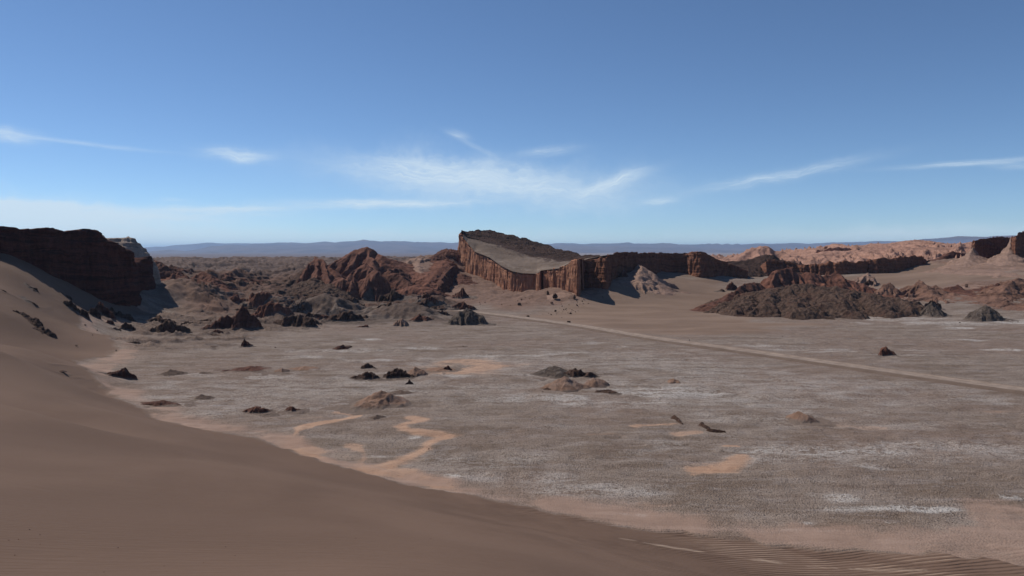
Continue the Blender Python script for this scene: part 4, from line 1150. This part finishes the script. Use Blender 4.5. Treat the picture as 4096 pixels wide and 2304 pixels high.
# outcrops on the left sand slope
for (pl, pr, bs, tp, lb, pk, mt) in [
    (254, 352, 1252, 1203, 'dark rock slab leading the row of outcrops on the left sand slope', 0.2, 'dark'),
    (350, 396, 1266, 1232, 'small dark block just right of the leading slab on the sand slope', 0.5, 'dark'),
    (375, 460, 1268, 1206, 'dark outcrop with a pale knob on top, mid row on the left sand slope', 0.3, 'reddk'),
    (435, 548, 1281, 1236, 'long black tapering outcrop at the end of the row below the cliff shadow', 0.15, 'dark'),
    (423, 452, 1296, 1277, 'little reddish block below the black tapering outcrop', 0.5, 'reddk'),
    (486, 552, 1326, 1282, 'leaning dark spike with a rubble tail above the ripple ledges', 0.25, 'dark'),
    (442, 486, 1321, 1308, 'low dark rock left of the leaning spike', 0.5, 'dark'),
    (586, 728, 1298, 1262, 'long black tapering ledge right of the cliff shadow tip', 0.3, 'dark'),
    (724, 790, 1308, 1281, 'short black wedge at the end of the long tapering ledge', 0.4, 'dark'),
    (752, 848, 1294, 1276, 'flat black ledge left of the big blocky outcrop', 0.8, 'dark'),
    (586, 750, 1338, 1282, 'lumpy grey black rock hump above the ripple ledges', 0.55, 'knob'),
    (836, 892, 1338, 1316, 'small pointed brown rocks at the front of the big blocky outcrop', 0.6, 'reddk'),
    (690, 760, 1270, 1262, 'thin dark rib in the valley mouth', 0.5, 'dark'),
    (245, 285, 1190, 1180, 'thin dark rock strip on the upper sand slope under the cliff shadow', 0.5, 'dark'),
    (110, 150, 1158, 1148, 'small flat dark rock on the upper left sand slope', 0.5, 'dark'),
    (0, 28, 1168, 1157, 'small dark rock at the left edge of the sand slope', 0.5, 'dark'),
    (112, 150, 1219, 1208, 'half buried dark rock on the middle of the left sand slope', 0.5, 'dark')]:
    mound('slope_outcrop', lb, 'rock', pl, pr, bs, tp, M[mt], depth=0.6, core=0.5, a=0.55, gully=0.5, rough=0.5, rl=1.6, jag=0.5, peak=pk, steep=(0.45, -0.9, 0.25))
# the flat dark outcrop crossing the sand
q = [(60, 1250), (95, 1262), (130, 1285), (160, 1312), (190, 1335)]
cr = []
for a, b_ in q:
    x, y = ghit(a, b_); cr.append((x, y, float(G(np.array([x]), np.array([y]))[0]) + 0.7, 0.6 + 0.2 * (q.index((a, b_)) % 3)))
hill('buried_outcrop', 'narrow black crusted outcrop lying diagonally across the left sand slope', 'rock', [(cr, 1.5, {})], M['dark'], px=False, res=0.12, a=0.5, gully=0.5, lam=2, rough=0.7, rl=1.2, jag=0.7)

q_ = np.random.RandomState(31)
for k in range(34):
    if k < 20:
        px = q_.uniform(930, 1880); py = q_.uniform(1205, 1296); w_ = q_.uniform(26, 80); h_ = q_.uniform(8, 17)
        nm, lb, gr = 'rubble_outcrop', 'small dark rock outcrop among the crusted mounds on the far left pan edge', 'small outcrops among the crusted mounds'
    else:
        px = q_.uniform(470, 860); py = q_.uniform(1302, 1392); w_ = q_.uniform(40, 110); h_ = q_.uniform(5, 9)
        nm, lb, gr = 'rock_ledge', 'thin flat dark ledge lying on the rippled ground below the left outcrops', 'thin ledges on the rippled ground'
    mound(nm, lb, 'rock', px - w_ / 2, px + w_ / 2, py, py - h_, M['dark'] if k % 3 else M['reddk'], depth=0.7, core=0.5, group=gr, peak=q_.uniform(.25, .75), steep=(0.45, -0.9, 0.3))

# ------------------------------------------------------------------ mounds on the pan
for (pl, pr, bs, tp, mt, lb, pk, kw) in [
    (432, 528, 1513, 1473, 'reddk', 'dark peaked rock mound where the dune meets the pan at left', 0.55, {'steep': (0.8, -0.5, 0.5)}),
    (966, 1006, 1387, 1358, 'reddk', 'single sharp red spike standing on the far left pan', 0.42, {'a': 1.7, 'core': 0.1}),
    (655, 772, 1506, 1478, 'grey', 'low grey brown mound with two tops, left of the long hummocks', 0.25, {}),
    (790, 850, 1499, 1486, 'grey', 'faint brown swelling between the two low mounds on the left pan', 0.5, {}),
    (855, 1060, 1490, 1466, 'reddk', 'long low brown hummock with a dark right end on the left pan', 0.7, {}),
    (1088, 1150, 1491, 1471, 'tan', 'little brown peak right of the long low hummock', 0.6, {}),
    (1150, 1285, 1483, 1466, 'tan', 'thin low brown rise trailing right of the little brown peak', 0.5, {}),
    (572, 730, 1627, 1602, 'reddk', 'flat dark brown mound at the edge of the dune', 0.4, {}),
    (780, 862, 1600, 1577, 'grey', 'small grey pimple mound right of the flat dark one', 0.4, {}),
    (985, 1085, 1654, 1624, 'reddk', 'small dark brown mound halfway down the left pan', 0.45, {}),
    (1134, 1205, 1645, 1625, 'reddk', 'smaller dark brown mound right of the halfway one', 0.5, {}),
    (1378, 1620, 1638, 1567, 'tan', 'largest round brown mound of the left pan with a darker ragged right side', 0.6, {'dk': 1}),
    (1452, 1502, 1475, 1451, 'dark', 'small black rock heap behind the row of dark mounds', 0.4, {}),
    (1410, 1518, 1520, 1486, 'dark', 'black double topped rock mound, left end of the row', 0.55, {}),
    (1545, 1660, 1514, 1472, 'dark', 'largest black rock mound of the row on the left pan', 0.4, {}),
    (1622, 1722, 1508, 1466, 'tan', 'orange brown ridge leaning against the largest black mound', 0.4, {}),
    (1612, 1648, 1541, 1520, 'dark', 'small black rock in front of the row of dark mounds', 0.5, {}),
    (1690, 1830, 1489, 1470, 'tan', 'low reddish rise right of the orange brown ridge', 0.5, {}),
    (1778, 1818, 1483, 1460, 'reddk', 'pointed dark rock on top of the low reddish rise', 0.4, {}),
    (1470, 1550, 1680, 1660, 'grey', 'faint brown bump below the largest round mound', 0.5, {}),
    (1560, 1660, 1580, 1562, 'grey', 'faint grey swelling right of the largest round mound', 0.4, {}),
    (2105, 2300, 1512, 1466, 'knobgrey', 'dark grey crusted mound behind the two brown mounds at mid pan', 0.6, {'dk': 1}),
    (2240, 2380, 1513, 1476, 'dark', 'black elongated rock lying behind the right brown mound at mid pan', 0.5, {}),
    (2168, 2350, 1568, 1503, 'tan', 'larger smooth brown cone mound at mid pan', 0.5, {'dk': 1}),
    (2335, 2452, 1550, 1511, 'tan', 'smaller smooth brown mound right of the larger cone at mid pan', 0.45, {'dk': 1}),
    (2166, 2222, 1566, 1550, 'dark', 'flat black rock at the front left foot of the larger brown cone', 0.5, {}),
    (2390, 2470, 1574, 1557, 'dark', 'flat dark rock in front of the smaller brown mound', 0.4, {}),
    (3145, 3262, 1686, 1646, 'tan', 'small crusted brown mound with a salty rim alone on the right pan', 0.4, {'dk': 1}),
    (2665, 2725, 1534, 1514, 'tan', 'faint small brown bump on the pan between the twin mounds and the road', 0.5, {}),
    (3525, 3592, 1424, 1384, 'red', 'stump shaped brown rock standing beyond the road at right', 0.3, {'core': 0.5, 'a': 0.8}),
    (1335, 1398, 1401, 1380, 'reddk', 'low dark rock heap on the far pan', 0.5, {}),
    (1820, 1880, 1392, 1384, 'grey', 'flat dim bump on the far pan near white streaks', 0.5, {})]:
    kw = dict(kw); dk = kw.pop('dk', 0)
    o = dict(depth=1.3 if mt in ('tan', 'grey', 'knobgrey') else 1.0, core=0.3, a=1.0, p=1.25, gully=0.28, jag=0.05, peak=pk)
    if mt in ('dark', 'reddk', 'red'): o.update(steep=(0.5, -0.85, 0.45), core=0.45)
    if dk: o.update(gully=0.14, lam=4.0, a=1.05, p=1.35, rough=0.16, knob=0.14, rl=1.5)
    o.update(kw)
    mound('pan_mound', lb, 'rock mound', pl, pr, bs, tp, M[mt], **o)
# broken crust fins on the right pan
for (pts_, lb) in [([(2700, 1669), (2712, 1674), (2722, 1684), (2730, 1693)], 'short tilted dark crust slab above the orange patches on the right pan'),
                   ([(2808, 1696), (2822, 1706), (2838, 1716), (2862, 1720), (2898, 1724)], 'long thin dark crust slab beside the orange patches on the right pan')]:
    cr = [(flat(a, b_)[0], flat(a, b_)[1], 0.24 * (1 - i / (len(pts_) - 0.4)) + 0.08, 1.0 - 0.15 * i) for i, (a, b_) in enumerate(pts_)]
    hill('crust_slab', lb, 'rock', [(cr, 0.5, {})], M['dark'], px=False, res=0.08, a=0.5, gully=0.4, lam=0.8, rough=0.12, rl=0.6, steep=(0.5, -0.85, 0.3))

# ------------------------------------------------------------------ right side
hill('knobbly_hill', 'big dark knobbly salt crusted hill at the right pan edge', HR, [
    ([(2925, 1226, 356, .25), (2960, 1200, 360, .4), (3010, 1170, 366, .6), (3060, 1160, 370, .8), (3130, 1148, 372, .95), (3223, 1140, 372, 1), (3300, 1144, 372, 1), (3360, 1152, 370, .95), (3440, 1170, 366, .8), (3500, 1180, 360, .65), (3590, 1194, 354, .55), (3670, 1208, 350, .45), (3720, 1228, 346, .3)], 34, {}),
    ([(3150, 1150, 360, .8), (3180, 1200, 340), (3230, 1235, 326, .6)], 16, {}), ([(3300, 1145, 362, .8), (3340, 1195, 342), (3400, 1236, 328, .6)], 15, {}), ([(3000, 1180, 362, .8), (2970, 1215, 346, .7)], 16, {}),
    ([(3480, 1180, 352, .8), (3520, 1215, 340), (3560, 1238, 332, .6)], 13, {}), ([(3080, 1160, 360, .8), (3080, 1210, 336, .8)], 13, {}), ([(3620, 1210, 345), (3640, 1235, 336, .6)], 9, {})],
    M['knob'], res=0.32, a=0.9, p=1.3, gully=0.5, lam=11, rough=0.4, rl=2.9, jag=0.2, warp=0.4, knob=0.75)
hill('red_capped_knob', 'bare red brown rock knobs rising behind the left end of the knobbly hill', HR, [
    ([(3030, 1135, 402), (3066, 1108, 402), (3085, 1088, 402), (3108, 1078, 402), (3132, 1071, 403), (3160, 1073, 404), (3185, 1086, 404), (3200, 1096, 405), (3225, 1088, 406), (3250, 1090, 408), (3283, 1101, 410), (3310, 1098, 411),
      (3345, 1092, 412), (3365, 1094, 412), (3380, 1112, 412), (3430, 1130, 412), (3470, 1142, 410), (3510, 1172, 405)], 14, {}), ([(3110, 1082, 402), (3090, 1120, 392)], 8, {})],
    M['red'], res=0.45, a=0.8, gully=0.6, lam=5, rough=0.45)
hill('crusted_shoulder', 'sunlit brown rock shoulder at the left tip of the knobbly hill', HR, [([(2878, 1205, 366), (2905, 1180, 372), (2945, 1160, 380), (2984, 1131, 388), (3012, 1128, 390), (3035, 1135, 392)], 10, {})], M['reddk'], res=0.4, a=0.7, gully=0.4, lam=5, rough=0.5)
# the dark wall ridge
wr = [(3060, 520, 1042, 1110), (3090, 522, 1040, 1108), (3130, 524, 1042, 1112), (3191, 520, 1054, 1118), (3230, 516, 1050, 1120), (3295, 512, 1046, 1120), (3340, 508, 1048, 1122), (3390, 506, 1044, 1116), (3442, 506, 1040, 1104), (3470, 510, 1046, 1100),
      (3478, 508, 1036, 1098), (3541, 508, 1031, 1100), (3597, 512, 1023, 1090), (3630, 520, 1029, 1076), (3660, 526, 1021, 1066), (3686, 532, 1021, 1056), (3702, 542, 1038, 1052), (3712, 552, 1046, 1050)]
root = empty('wall_ridge', tuple(P(3400, 1112, 500)), 'long low dark red cliff ridge stretching across behind the knobbly hill', 'cliff')
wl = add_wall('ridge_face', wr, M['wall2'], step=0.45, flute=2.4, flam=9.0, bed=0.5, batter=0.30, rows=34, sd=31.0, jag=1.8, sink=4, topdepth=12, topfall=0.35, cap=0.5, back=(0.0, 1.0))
parent_at(root, wl)
hill('low_crest', 'dark rounded hill end between the amphitheatre and the pale badlands', HR, [
    ([(2880, 1050, 560), (2930, 1045, 560), (2990, 1040, 556), (3040, 1026, 552), (3072, 1017, 550), (3100, 1019, 550), (3135, 1040, 548), (3190, 1053, 545)], 22, {}), ([(2960, 1060, 530), (3060, 1066, 530), (3150, 1075, 530)], 16, {})], M['crest'], res=0.6, a=0.75, gully=0.6, lam=7, rough=0.8)
hill('black_fin', 'small black fin of rock on the sandy saddle right of the wall ridge', 'rock', [([(3735, 1040, 560), (3775, 1025, 560), (3800, 1008, 560), (3815, 1003, 560), (3838, 1012, 562), (3860, 1016, 570)], 12, {'steep': (0.3, -0.95, 0.3)})], M['reddk'], res=0.5, a=0.6, gully=0.3, lam=6, rough=0.4)
# far right shaded walls
fr1 = [(3893, 545, 962, 1020), (3893, 520, 966, 1046), (3900, 515, 962, 1050), (3907, 516, 959, 1046), (3940, 524, 955, 1040), (3986, 534, 945, 1024), (4010, 540, 946, 1010), (4034, 546, 948, 996), (4042, 552, 950, 990)]
root = empty('shaded_wall', tuple(P(3950, 1040, 520)), 'shaded red cliff with a straight vertical left edge near the right frame edge', 'cliff')
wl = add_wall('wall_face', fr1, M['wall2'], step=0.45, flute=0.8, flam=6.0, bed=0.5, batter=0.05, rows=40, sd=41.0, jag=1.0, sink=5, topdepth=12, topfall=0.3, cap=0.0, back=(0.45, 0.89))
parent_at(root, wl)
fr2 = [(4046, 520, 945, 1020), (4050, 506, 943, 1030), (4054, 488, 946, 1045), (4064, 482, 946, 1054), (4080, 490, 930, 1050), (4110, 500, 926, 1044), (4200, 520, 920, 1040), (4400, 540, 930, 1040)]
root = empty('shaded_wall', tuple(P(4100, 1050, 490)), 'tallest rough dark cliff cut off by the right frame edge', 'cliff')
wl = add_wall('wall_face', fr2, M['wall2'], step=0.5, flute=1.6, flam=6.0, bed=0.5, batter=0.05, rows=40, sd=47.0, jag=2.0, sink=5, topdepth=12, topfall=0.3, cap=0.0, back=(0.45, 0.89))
parent_at(root, wl)
hill('pale_spur', 'pale pinkish pyramid spur fanning down between the two shaded cliffs', HR, [
    ([(4041, 943, 498, .10), (4040, 965, 494, .28), (4036, 1000, 486, .6), (4025, 1045, 474, 1), (4000, 1085, 458, 1)], 24, {}), ([(3893, 985, 512, .3), (3882, 1012, 506, .8), (3870, 1045, 494, 1), (3850, 1078, 480, 1)], 18, {})], M['spurred'], res=0.42, a=1.0, gully=0.6, lam=3.0, rough=0.3, warp=0.15)
# cones at the foot of the right slope
for (cr, w, lb, mt) in [
    ([(3535, 1142, 405), (3557, 1129, 405), (3575, 1138, 404)], 8, 'small red cone left of the taller cones behind the knobbly hill', 'red'),
    ([(3480, 1091, 455), (3473, 1092, 455)], 9, 'pale sandy cone with a thin crest above a black boulder', 'spurred'),
    ([(3660, 1138, 402), (3684, 1122, 400), (3705, 1140, 396), (3740, 1180, 385)], 13, 'tall red cone with a long dark right flank, biggest of the cone row', 'red'),
    ([(3735, 1148, 400), (3748, 1142, 400), (3775, 1170, 392), (3800, 1200, 384)], 9, 'second red cone leaning right beside the biggest cone', 'red'),
    ([(3822, 1146, 402), (3833, 1138, 402), (3850, 1160, 398), (3870, 1180, 392)], 8, 'narrow dark topped red cone in the middle of the right slope foot', 'reddk'),
    ([(3800, 1182, 388), (3812, 1173, 388), (3830, 1190, 385), (3862, 1214, 378)], 9, 'low red cone in front of the narrow one', 'red'),
    ([(3965, 1150, 400), (3988, 1132, 400), (4008, 1140, 400), (4010, 1160, 396)], 8, 'dark capped red knob left of the large red ridge', 'reddk'),
    ([(4096, 1120, 395), (4074, 1112, 392), (4050, 1125, 388), (4025, 1150, 382), (3998, 1175, 375), (3975, 1205, 368)], 12, 'large red ridge running down left from the right frame edge', 'red'),
    ([(4010, 1212, 362), (4027, 1201, 362), (4048, 1216, 360), (4070, 1238, 356)], 10, 'smooth orange red cone in front of the large red ridge', 'red'),
    ([(4085, 1230, 352), (4120, 1208, 352), (4180, 1220, 352)], 11, 'orange red cone cut off by the right frame edge', 'red'),
    ([(3900, 1155, 410), (3925, 1148, 412), (3945, 1160, 412)], 6, 'small sandy hump high on the right slope', 'spurred'),
    ([(3880, 1178, 400), (3905, 1172, 400), (3920, 1182, 400)], 5, 'small dark hump below the sandy hump on the right slope', 'reddk'),
    ([(4110, 1170, 388), (4080, 1160, 385), (4060, 1178, 380)], 10, 'gullied red spur behind the smooth orange red cone', 'red')]:
    hill('badland_cone', lb, HR, [(cr, w * 0.85, {})], M['clay' if mt == 'red' else mt], res=0.32, a=0.9, gully=1.0, lam=3.0, rough=0.5, rl=3.0, steep=(0.9, -0.3, 0.6), knob=0.22, jag=0.4)
mound('crusted_stump', 'black rock stump on a pale salty cone at the right pan edge', 'rock mound', 3675, 3800, 1266, 1205, M['knobgrey'], depth=0.9, core=0.3, a=1.2, gully=0.4, peak=0.42, knob=0.25, rl=1.6)
mound('crusted_stump', 'dark square topped rock on top of the pale salty cone', 'rock', 3700, 3772, 1240, 1196, M['dark'], depth=0.7, core=0.5, a=0.5, gully=0.4, peak=0.45, steep=(0.6, -0.8, 0.4), rough=0.5)
mound('salt_crusted_mound', 'knobbly grey white mound with a black right face at the far right pan edge', 'rock mound', 3870, 4056, 1285, 1224, M['knobgrey'], depth=0.8, core=0.25, a=0.9, p=1.2, gully=0.3, rough=0.3, peak=0.4, steep=(0.9, -0.4, 0.6), knob=0.5, rl=1.6)
mound('rock_heap', 'brown rock heap on the sand dune left of the knobbly hill', 'rock', 2903, 2952, 1160, 1128, M['reddk'], core=0.5, a=0.6, rough=0.6, jag=0.8)
mound('rock_heap', 'tiny dark rock left of the brown rock heap on the sand', 'rock', 2874, 2900, 1167, 1154, M['dark'], core=0.5, a=0.6, rough=0.4)
mound('black_boulder', 'big black boulder at the foot of the pale sandy cone', 'boulder', 3455, 3500, 1144, 1116, M['dark'], core=0.6, a=0.35, rough=0.4, steep=(0, -1, 0.3))
# cone spur in front of the amphitheatre's shaded end
hill('sandy_spur', 'pinkish sandy spur cone with a pointed top leaning on the shaded amphitheatre wall', HR, [
    ([(2425, 1128, 425), (2480, 1108, 430), (2515, 1094, 434), (2540, 1080, 438), (2561, 1059, 440), (2583, 1076, 438), (2604, 1094, 434), (2625, 1132, 426), (2640, 1155, 420)], 13, {}),
    ([(2561, 1062, 440), (2555, 1120, 420)], 12, {}), ([(2422, 1124, 424), (2370, 1150, 412), (2320, 1180, 400)], 9, {})], M['spurred'], res=0.4, a=0.9, gully=0.75, lam=5, rough=0.35)
mound('round_boulder', 'big round reddish boulder resting between the wall and the sandy spur', 'boulder', 2468, 2512, 1119, 1081, M['reddk'], core=0.5, a=0.4, rough=0.4)
# pale badlands at the back right
hill('pale_badlands', 'long pale pink gullied badland ridge on the skyline at right', HR, [
    ([(3150, 1020, 760), (3200, 1014, 770), (3243, 1007, 775), (3259, 996, 775), (3306, 989, 780), (3326, 976, 780), (3366, 977, 780), (3390, 983, 780), (3426, 990, 780), (3489, 976, 785), (3549, 974, 785), (3624, 964, 790), (3660, 960, 790), (3728, 964, 790),
      (3787, 974, 780), (3827, 976, 770), (3891, 968, 760), (4000, 975, 750), (4200, 980, 740)], 120, {}),
    ([(3240, 1020, 700), (3320, 1003, 705), (3400, 1004, 705), (3500, 998, 705), (3640, 990, 700), (3800, 990, 690)], 55, {'a': 0.9})], M['pale'], res=0.9, a=1.0, gully=1.7, lam=7, rough=0.9, rl=4, terr=0, warp=0.12)
cw = [(3262, 742, 998, 1010), (3300, 735, 996, 1012), (3320, 730, 990, 1014), (3345, 730, 989, 1014), (3375, 732, 989, 1012), (3400, 735, 990, 1012), (3425, 745, 996, 1008)]
root = empty('column_cliff', tuple(P(3350, 1013, 730)), 'pale cliff band of vertical columns in the badland ridge', 'cliff')
wl = add_wall('cliff_face', cw, M['pale'], step=0.5, flute=3.2, flam=5.0, bed=0.3, batter=0.05, rows=24, sd=57.0, jag=1.2, sink=8, topdepth=30, topfall=-0.05, cap=0.6)
parent_at(root, wl)
hill('pale_hill', 'pale pink rounded hill on the skyline between the amphitheatre and the badland ridge', HR, [
    ([(2925, 1030, 640), (2962, 1011, 640), (3002, 990, 640), (3030, 984, 640), (3050, 983, 640), (3075, 985, 640), (3096, 999, 640), (3112, 1006, 640), (3132, 1001, 640), (3145, 1003, 640), (3158, 1020, 640)], 40, {})], M['pale'], res=0.9, a=1.0, gully=0.7, lam=10, rough=0.9, rl=4, warp=0.3)
print('right', time.time() - T0)

# ------------------------------------------------------------------ far mountains
def range_mesh(name, crest, drop, depth, mat, sd, lam, amp_, z0=-60.0):
    c = np.array([P(a, b_, d) for a, b_, d in crest])
    nx_ = 520
    u = np.linspace(c[0, 0], c[-1, 0], nx_)
    zc = np.interp(u, c[:, 0], c[:, 2]); yc = np.interp(u, c[:, 0], c[:, 1])
    rows_ = []
    for k in np.linspace(0, 1, 60):
        y = yc + 600 - 600 * 0 - k * depth
        t = k
        base = z0 + (zc - z0) * (1 - t) ** 1.25
        y = yc - k * depth
        nse = (ridged(u / lam + 0.0006 * y, y / (lam * 1.8), sd, 5, 0.55) - 0.4) * amp_ * sstep(t, 0, 0.15) * (1 - t) + fbm(u / 350, sd, 1.0, 3) * amp_ * 0.10
        rows_.append(np.stack([u, y, base + nse], -1))
    back = rows_[0].copy(); back[:, 1] += 1500; back[:, 2] = z0
    Vv = np.array([back] + rows_)
    o = mesh_obj(name, Vv.reshape(-1, 3), grid_faces(*Vv.shape[:2])[:, ::-1], mat)
    return tag(o, kind='structure')


m, n, b = new_mat('far_mountain_earth')
pos = n.node('ShaderNodeNewGeometry').outputs['Position']
q = n.noise(n.scale(pos, 0.0012, 0.0007, 0.004), 1.0, 6, 0.65)
n.put(b.inputs['Base Color'], n.mix(n.ss(q, 0.35, 0.65), (0.085, 0.058, 0.050), (0.135, 0.095, 0.082)))
M['far'] = m
range_mesh('mountains', [(200, 1012, 26000), (500, 1008, 26000), (588, 1002, 26000), (640, 990, 26000), (700, 982, 26000), (760, 978, 26000), (827, 971, 26000), (900, 975, 26000), (960, 974, 26000), (1040, 973, 26000), (1100, 972, 26000), (1300, 975, 26000), (1800, 985, 26000)], 0, 5000, M['far'], 3.0, 1600, 130, z0=-60.0)
range_mesh('hills', [(880, 1040, 22000), (960, 1018, 22000), (1010, 998, 22000), (1060, 982, 22000), (1110, 971, 22000), (1170, 970, 22000), (1230, 972, 22000), (1290, 968, 22000), (1351, 968, 22000), (1430, 966, 22000), (1510, 964, 22000), (1600, 966, 22000), (1701, 969, 22000), (1829, 972, 22000), (1980, 974, 22000),
                     (2131, 975, 22000), (2350, 974, 22000), (2544, 975, 22000), (2700, 978, 22000), (2942, 978, 22000), (3050, 975, 22000), (3164, 974, 22000), (3300, 972, 22000), (3450, 966, 22000), (3578, 964, 22000), (3650, 961, 22000), (3705, 954, 22000), (3816, 947, 22000), (4007, 945, 22000), (4200, 940, 22000), (4800, 950, 22000)],
           0, 10000, M['far'], 9.0, 1500, 170, z0=-60.0)

# ------------------------------------------------------------------ loose boulders
import bmesh
def rock_mesh(seed, subdiv=3):
    bm = bmesh.new(); bmesh.ops.create_icosphere(bm, subdivisions=subdiv, radius=1.0)
    co = np.array([v.co[:] for v in bm.verts])
    d = 1 + fbm(co[:, 0] * 1.1 + seed * 7, co[:, 1] * 1.1, co[:, 2] * 1.1 + seed, 3) * 0.55
    rs_ = np.random.RandomState(seed)
    for _ in range(7):       # flat broken faces
        nrm = rs_.normal(size=3); nrm /= np.linalg.norm(nrm)
        lim = rs_.uniform(0.45, 0.8)
        s_ = (co * d[:, None]) @ nrm
        d = np.where(s_ > lim, d * (lim / np.maximum(s_, 1e-3)) ** 0.85, d)
    co = co * d[:, None]
    co[:, 2] = np.where(co[:, 2] < -0.35, -0.35, co[:, 2])
    for v, c in zip(bm.verts, co): v.co = c
    me = bpy.data.meshes.new('boulder'); bm.to_mesh(me); bm.free()
    me.polygons.foreach_set('use_smooth', np.zeros(len(me.polygons), bool))
    return me


rock_variants = {}
def boulder(px, py, w, h, label, mt='dark', group=None, name='boulder', seed=None):
    x, y = ghit(px, py)
    g = float(G(np.array([x]), np.array([y]))[0])
    wm = w / F * y / 2; hm = h / F * y
    seed = seed if seed is not None else int(px * 7 + py) % 9
    key = (seed, mt)
    if key not in rock_variants:
        me = rock_mesh(seed + 1); me.materials.append(M[mt]); rock_variants[key] = me
    o = bpy.data.objects.new(name, rock_variants[key]); link(o)
    o.location = (x, y, g + 0.20 * hm); o.scale = (wm * 0.85, wm * 0.8, hm * 0.62)
    o.rotation_euler = (0, 0, (px * 13 + py * 7) % 6.28)
    return tag(o, label, 'boulder', group)


for (px, py, w, h, lb) in [
    (2076, 1222, 18, 15, 'dark triangular boulder alone on the sand, leftmost below the amphitheatre'), (2112, 1268, 18, 10, 'dark boulder beside the road, left of two tiny ones'), (2192, 1180, 15, 25, 'upright dark rock on the orange apron under the wall'),
    (2218, 1194, 26, 24, 'squat brown rock right of the upright one under the wall'), (2298, 1196, 18, 19, 'dark block at the lower left end of the sandy spur'), (2207, 1214, 20, 9, 'low dark rock in the middle of the orange apron'),
    (2223, 1248, 10, 10, 'small pointed boulder just above the road, right of centre'), (2308, 1226, 12, 11, 'dark boulder at the left of the rubble field'), (2282, 1257, 11, 10, 'dark boulder near the road at the foot of the rubble field'),
    (2277, 1293, 17, 12, 'black rock touching the edge of the road'), (2205, 1260, 8, 8, 'small rock left of the foot of the rubble field'), (1348, 1399, 8, 5, 'black pebble in front of the low heap on the far pan'),
    (1101, 1391, 8, 5, 'lone black stone on the far left pan right of the red spike'), (371, 1346, 9, 8, 'small dark stone on the sand slope above the peaked mound'), (381, 1343, 7, 4, 'smaller stone touching the small dark stone on the sand slope'),
    (341, 1302, 11, 7, 'dark stone on the sand slope below the row of outcrops'), (389, 1324, 7, 5, 'tiny dark stone between the outcrops and the ripple ledges'), (307, 1383, 12, 4, 'flat dark stone low on the sand slope'),
    (249, 1490, 48, 8, 'half buried dark rock left of the peaked mound'), (464, 1403, 7, 5, 'tiny stone on the left edge of the pan'), (3839, 1293, 8, 6, 'small dark stone before the black stump at far right'), (4068, 1563, 8, 7, 'dark stone by the road at the right frame edge'),
    (1715, 1801, 10, 9, 'dark stone on the bank of the orange channel'), (3867, 1150, 18, 18, 'small pointed boulder on the right slope above the cones'), (3661, 1083, 7, 5, 'tiny dark stone on the sand below the wall ridge'),
    (3130, 1346, 6, 4, 'pebble on the sand flat beyond the road'), (2172, 1573, 14, 8, 'black stone left of the larger brown cone'), (1394, 1390, 50, 8, 'flat cluster rock right of the low heap on the far pan'), (532, 1705, 6, 3, 'tiny stone lying on the dune'),
    (118, 2120, 8, 4, 'tiny dark stone on the near dune at lower left')]:
    boulder(px, py, w, h, lb)
rs_ = np.random.RandomState(5)
for k in range(60):
    u = rs_.rand(); v = rs_.rand()
    px = 2400 - 190 * u + rs_.normal() * 22; py = 1172 + 90 * u ** 0.8 + rs_.normal() * 12
    if py > 1275: continue
    s_ = rs_.choice([2.0, 2.5, 3.2, 4.5])
    boulder(px, py, s_ * 1.3, s_, 'small dark rubble stone scattered on the sand below the sandy spur', group='rubble stones below the sandy spur', name='rubble_stone')
for k in range(26):
    px = rs_.uniform(1890, 2120); py = rs_.uniform(1170, 1225) - (px - 1890) * 0.0
    s_ = rs_.choice([2.5, 3.2, 4.5])
    boulder(px, py, s_ * 1.4, s_, 'small dark stone scattered on the apron left of the orange ground', mt='reddk', group='stones on the apron under the prow', name='apron_stone')

for k in range(16):
    px = rs_.uniform(20, 1900); py = rs_.uniform(2130, 2296)
    if py < 1900 + 0.12 * px: continue
    boulder(px, py, rs_.uniform(3, 7), rs_.uniform(2, 4.5), 'tiny pebble lying on the smooth near dune', mt='reddk', group='pebbles on the near dune', name='dune_pebble')

# marker posts by the road
m, n, b = new_mat('dark_weathered_post')
n.put(b.inputs['Base Color'], n.mix(n.noise(n.node('ShaderNodeNewGeometry').outputs['Position'], 8.0), (0.05, 0.04, 0.035), (0.09, 0.07, 0.06)))
def post(px, py, h, label):
    x, y = flat(px, py)
    hm = h / F * y
    bm = bmesh.new()
    bmesh.ops.create_cone(bm, cap_ends=True, segments=10, radius1=0.10, radius2=0.08, depth=hm)
    for v in bm.verts: v.co.z += hm / 2
    r = bmesh.ops.create_icosphere(bm, subdivisions=2, radius=0.13)
    for v in r['verts']: v.co.z = v.co.z * 0.6 + hm
    me = bpy.data.meshes.new('marker_post'); bm.to_mesh(me); bm.free(); me.materials.append(m)
    o = bpy.data.objects.new('marker_post', me); link(o); o.location = (x, y, 0.0)
    tag(o, label, 'post')
post(2758, 1367, 9, 'thin dark marker post standing at the far side of the dirt road')

# ------------------------------------------------------------------ air
bm = bmesh.new(); bmesh.ops.create_cube(bm, size=1.0)
for v in bm.verts: v.co = (v.co.x * 76000, v.co.y * 76000, -60 if v.co.z < 0 else 260)
me = bpy.data.meshes.new('haze'); bm.to_mesh(me); bm.free()
m = bpy.data.materials.new('thin_desert_haze'); m.use_nodes = True; m.node_tree.nodes.clear()
n = NT(m.node_tree)
vp = n.node('ShaderNodeVolumePrincipled')
vp.inputs['Color'].default_value = (0.42, 0.66, 1.0, 1)
vp.inputs['Density'].default_value = 3.8e-5
vp.inputs['Anisotropy'].default_value = 0.2
oo_ = n.node('ShaderNodeOutputMaterial'); n.l.new(vp.outputs[0], oo_.inputs['Volume'])
me.materials.append(m)
hz = bpy.data.objects.new('haze', me); link(hz); tag(hz, kind='stuff')
print('done', time.time() - T0)
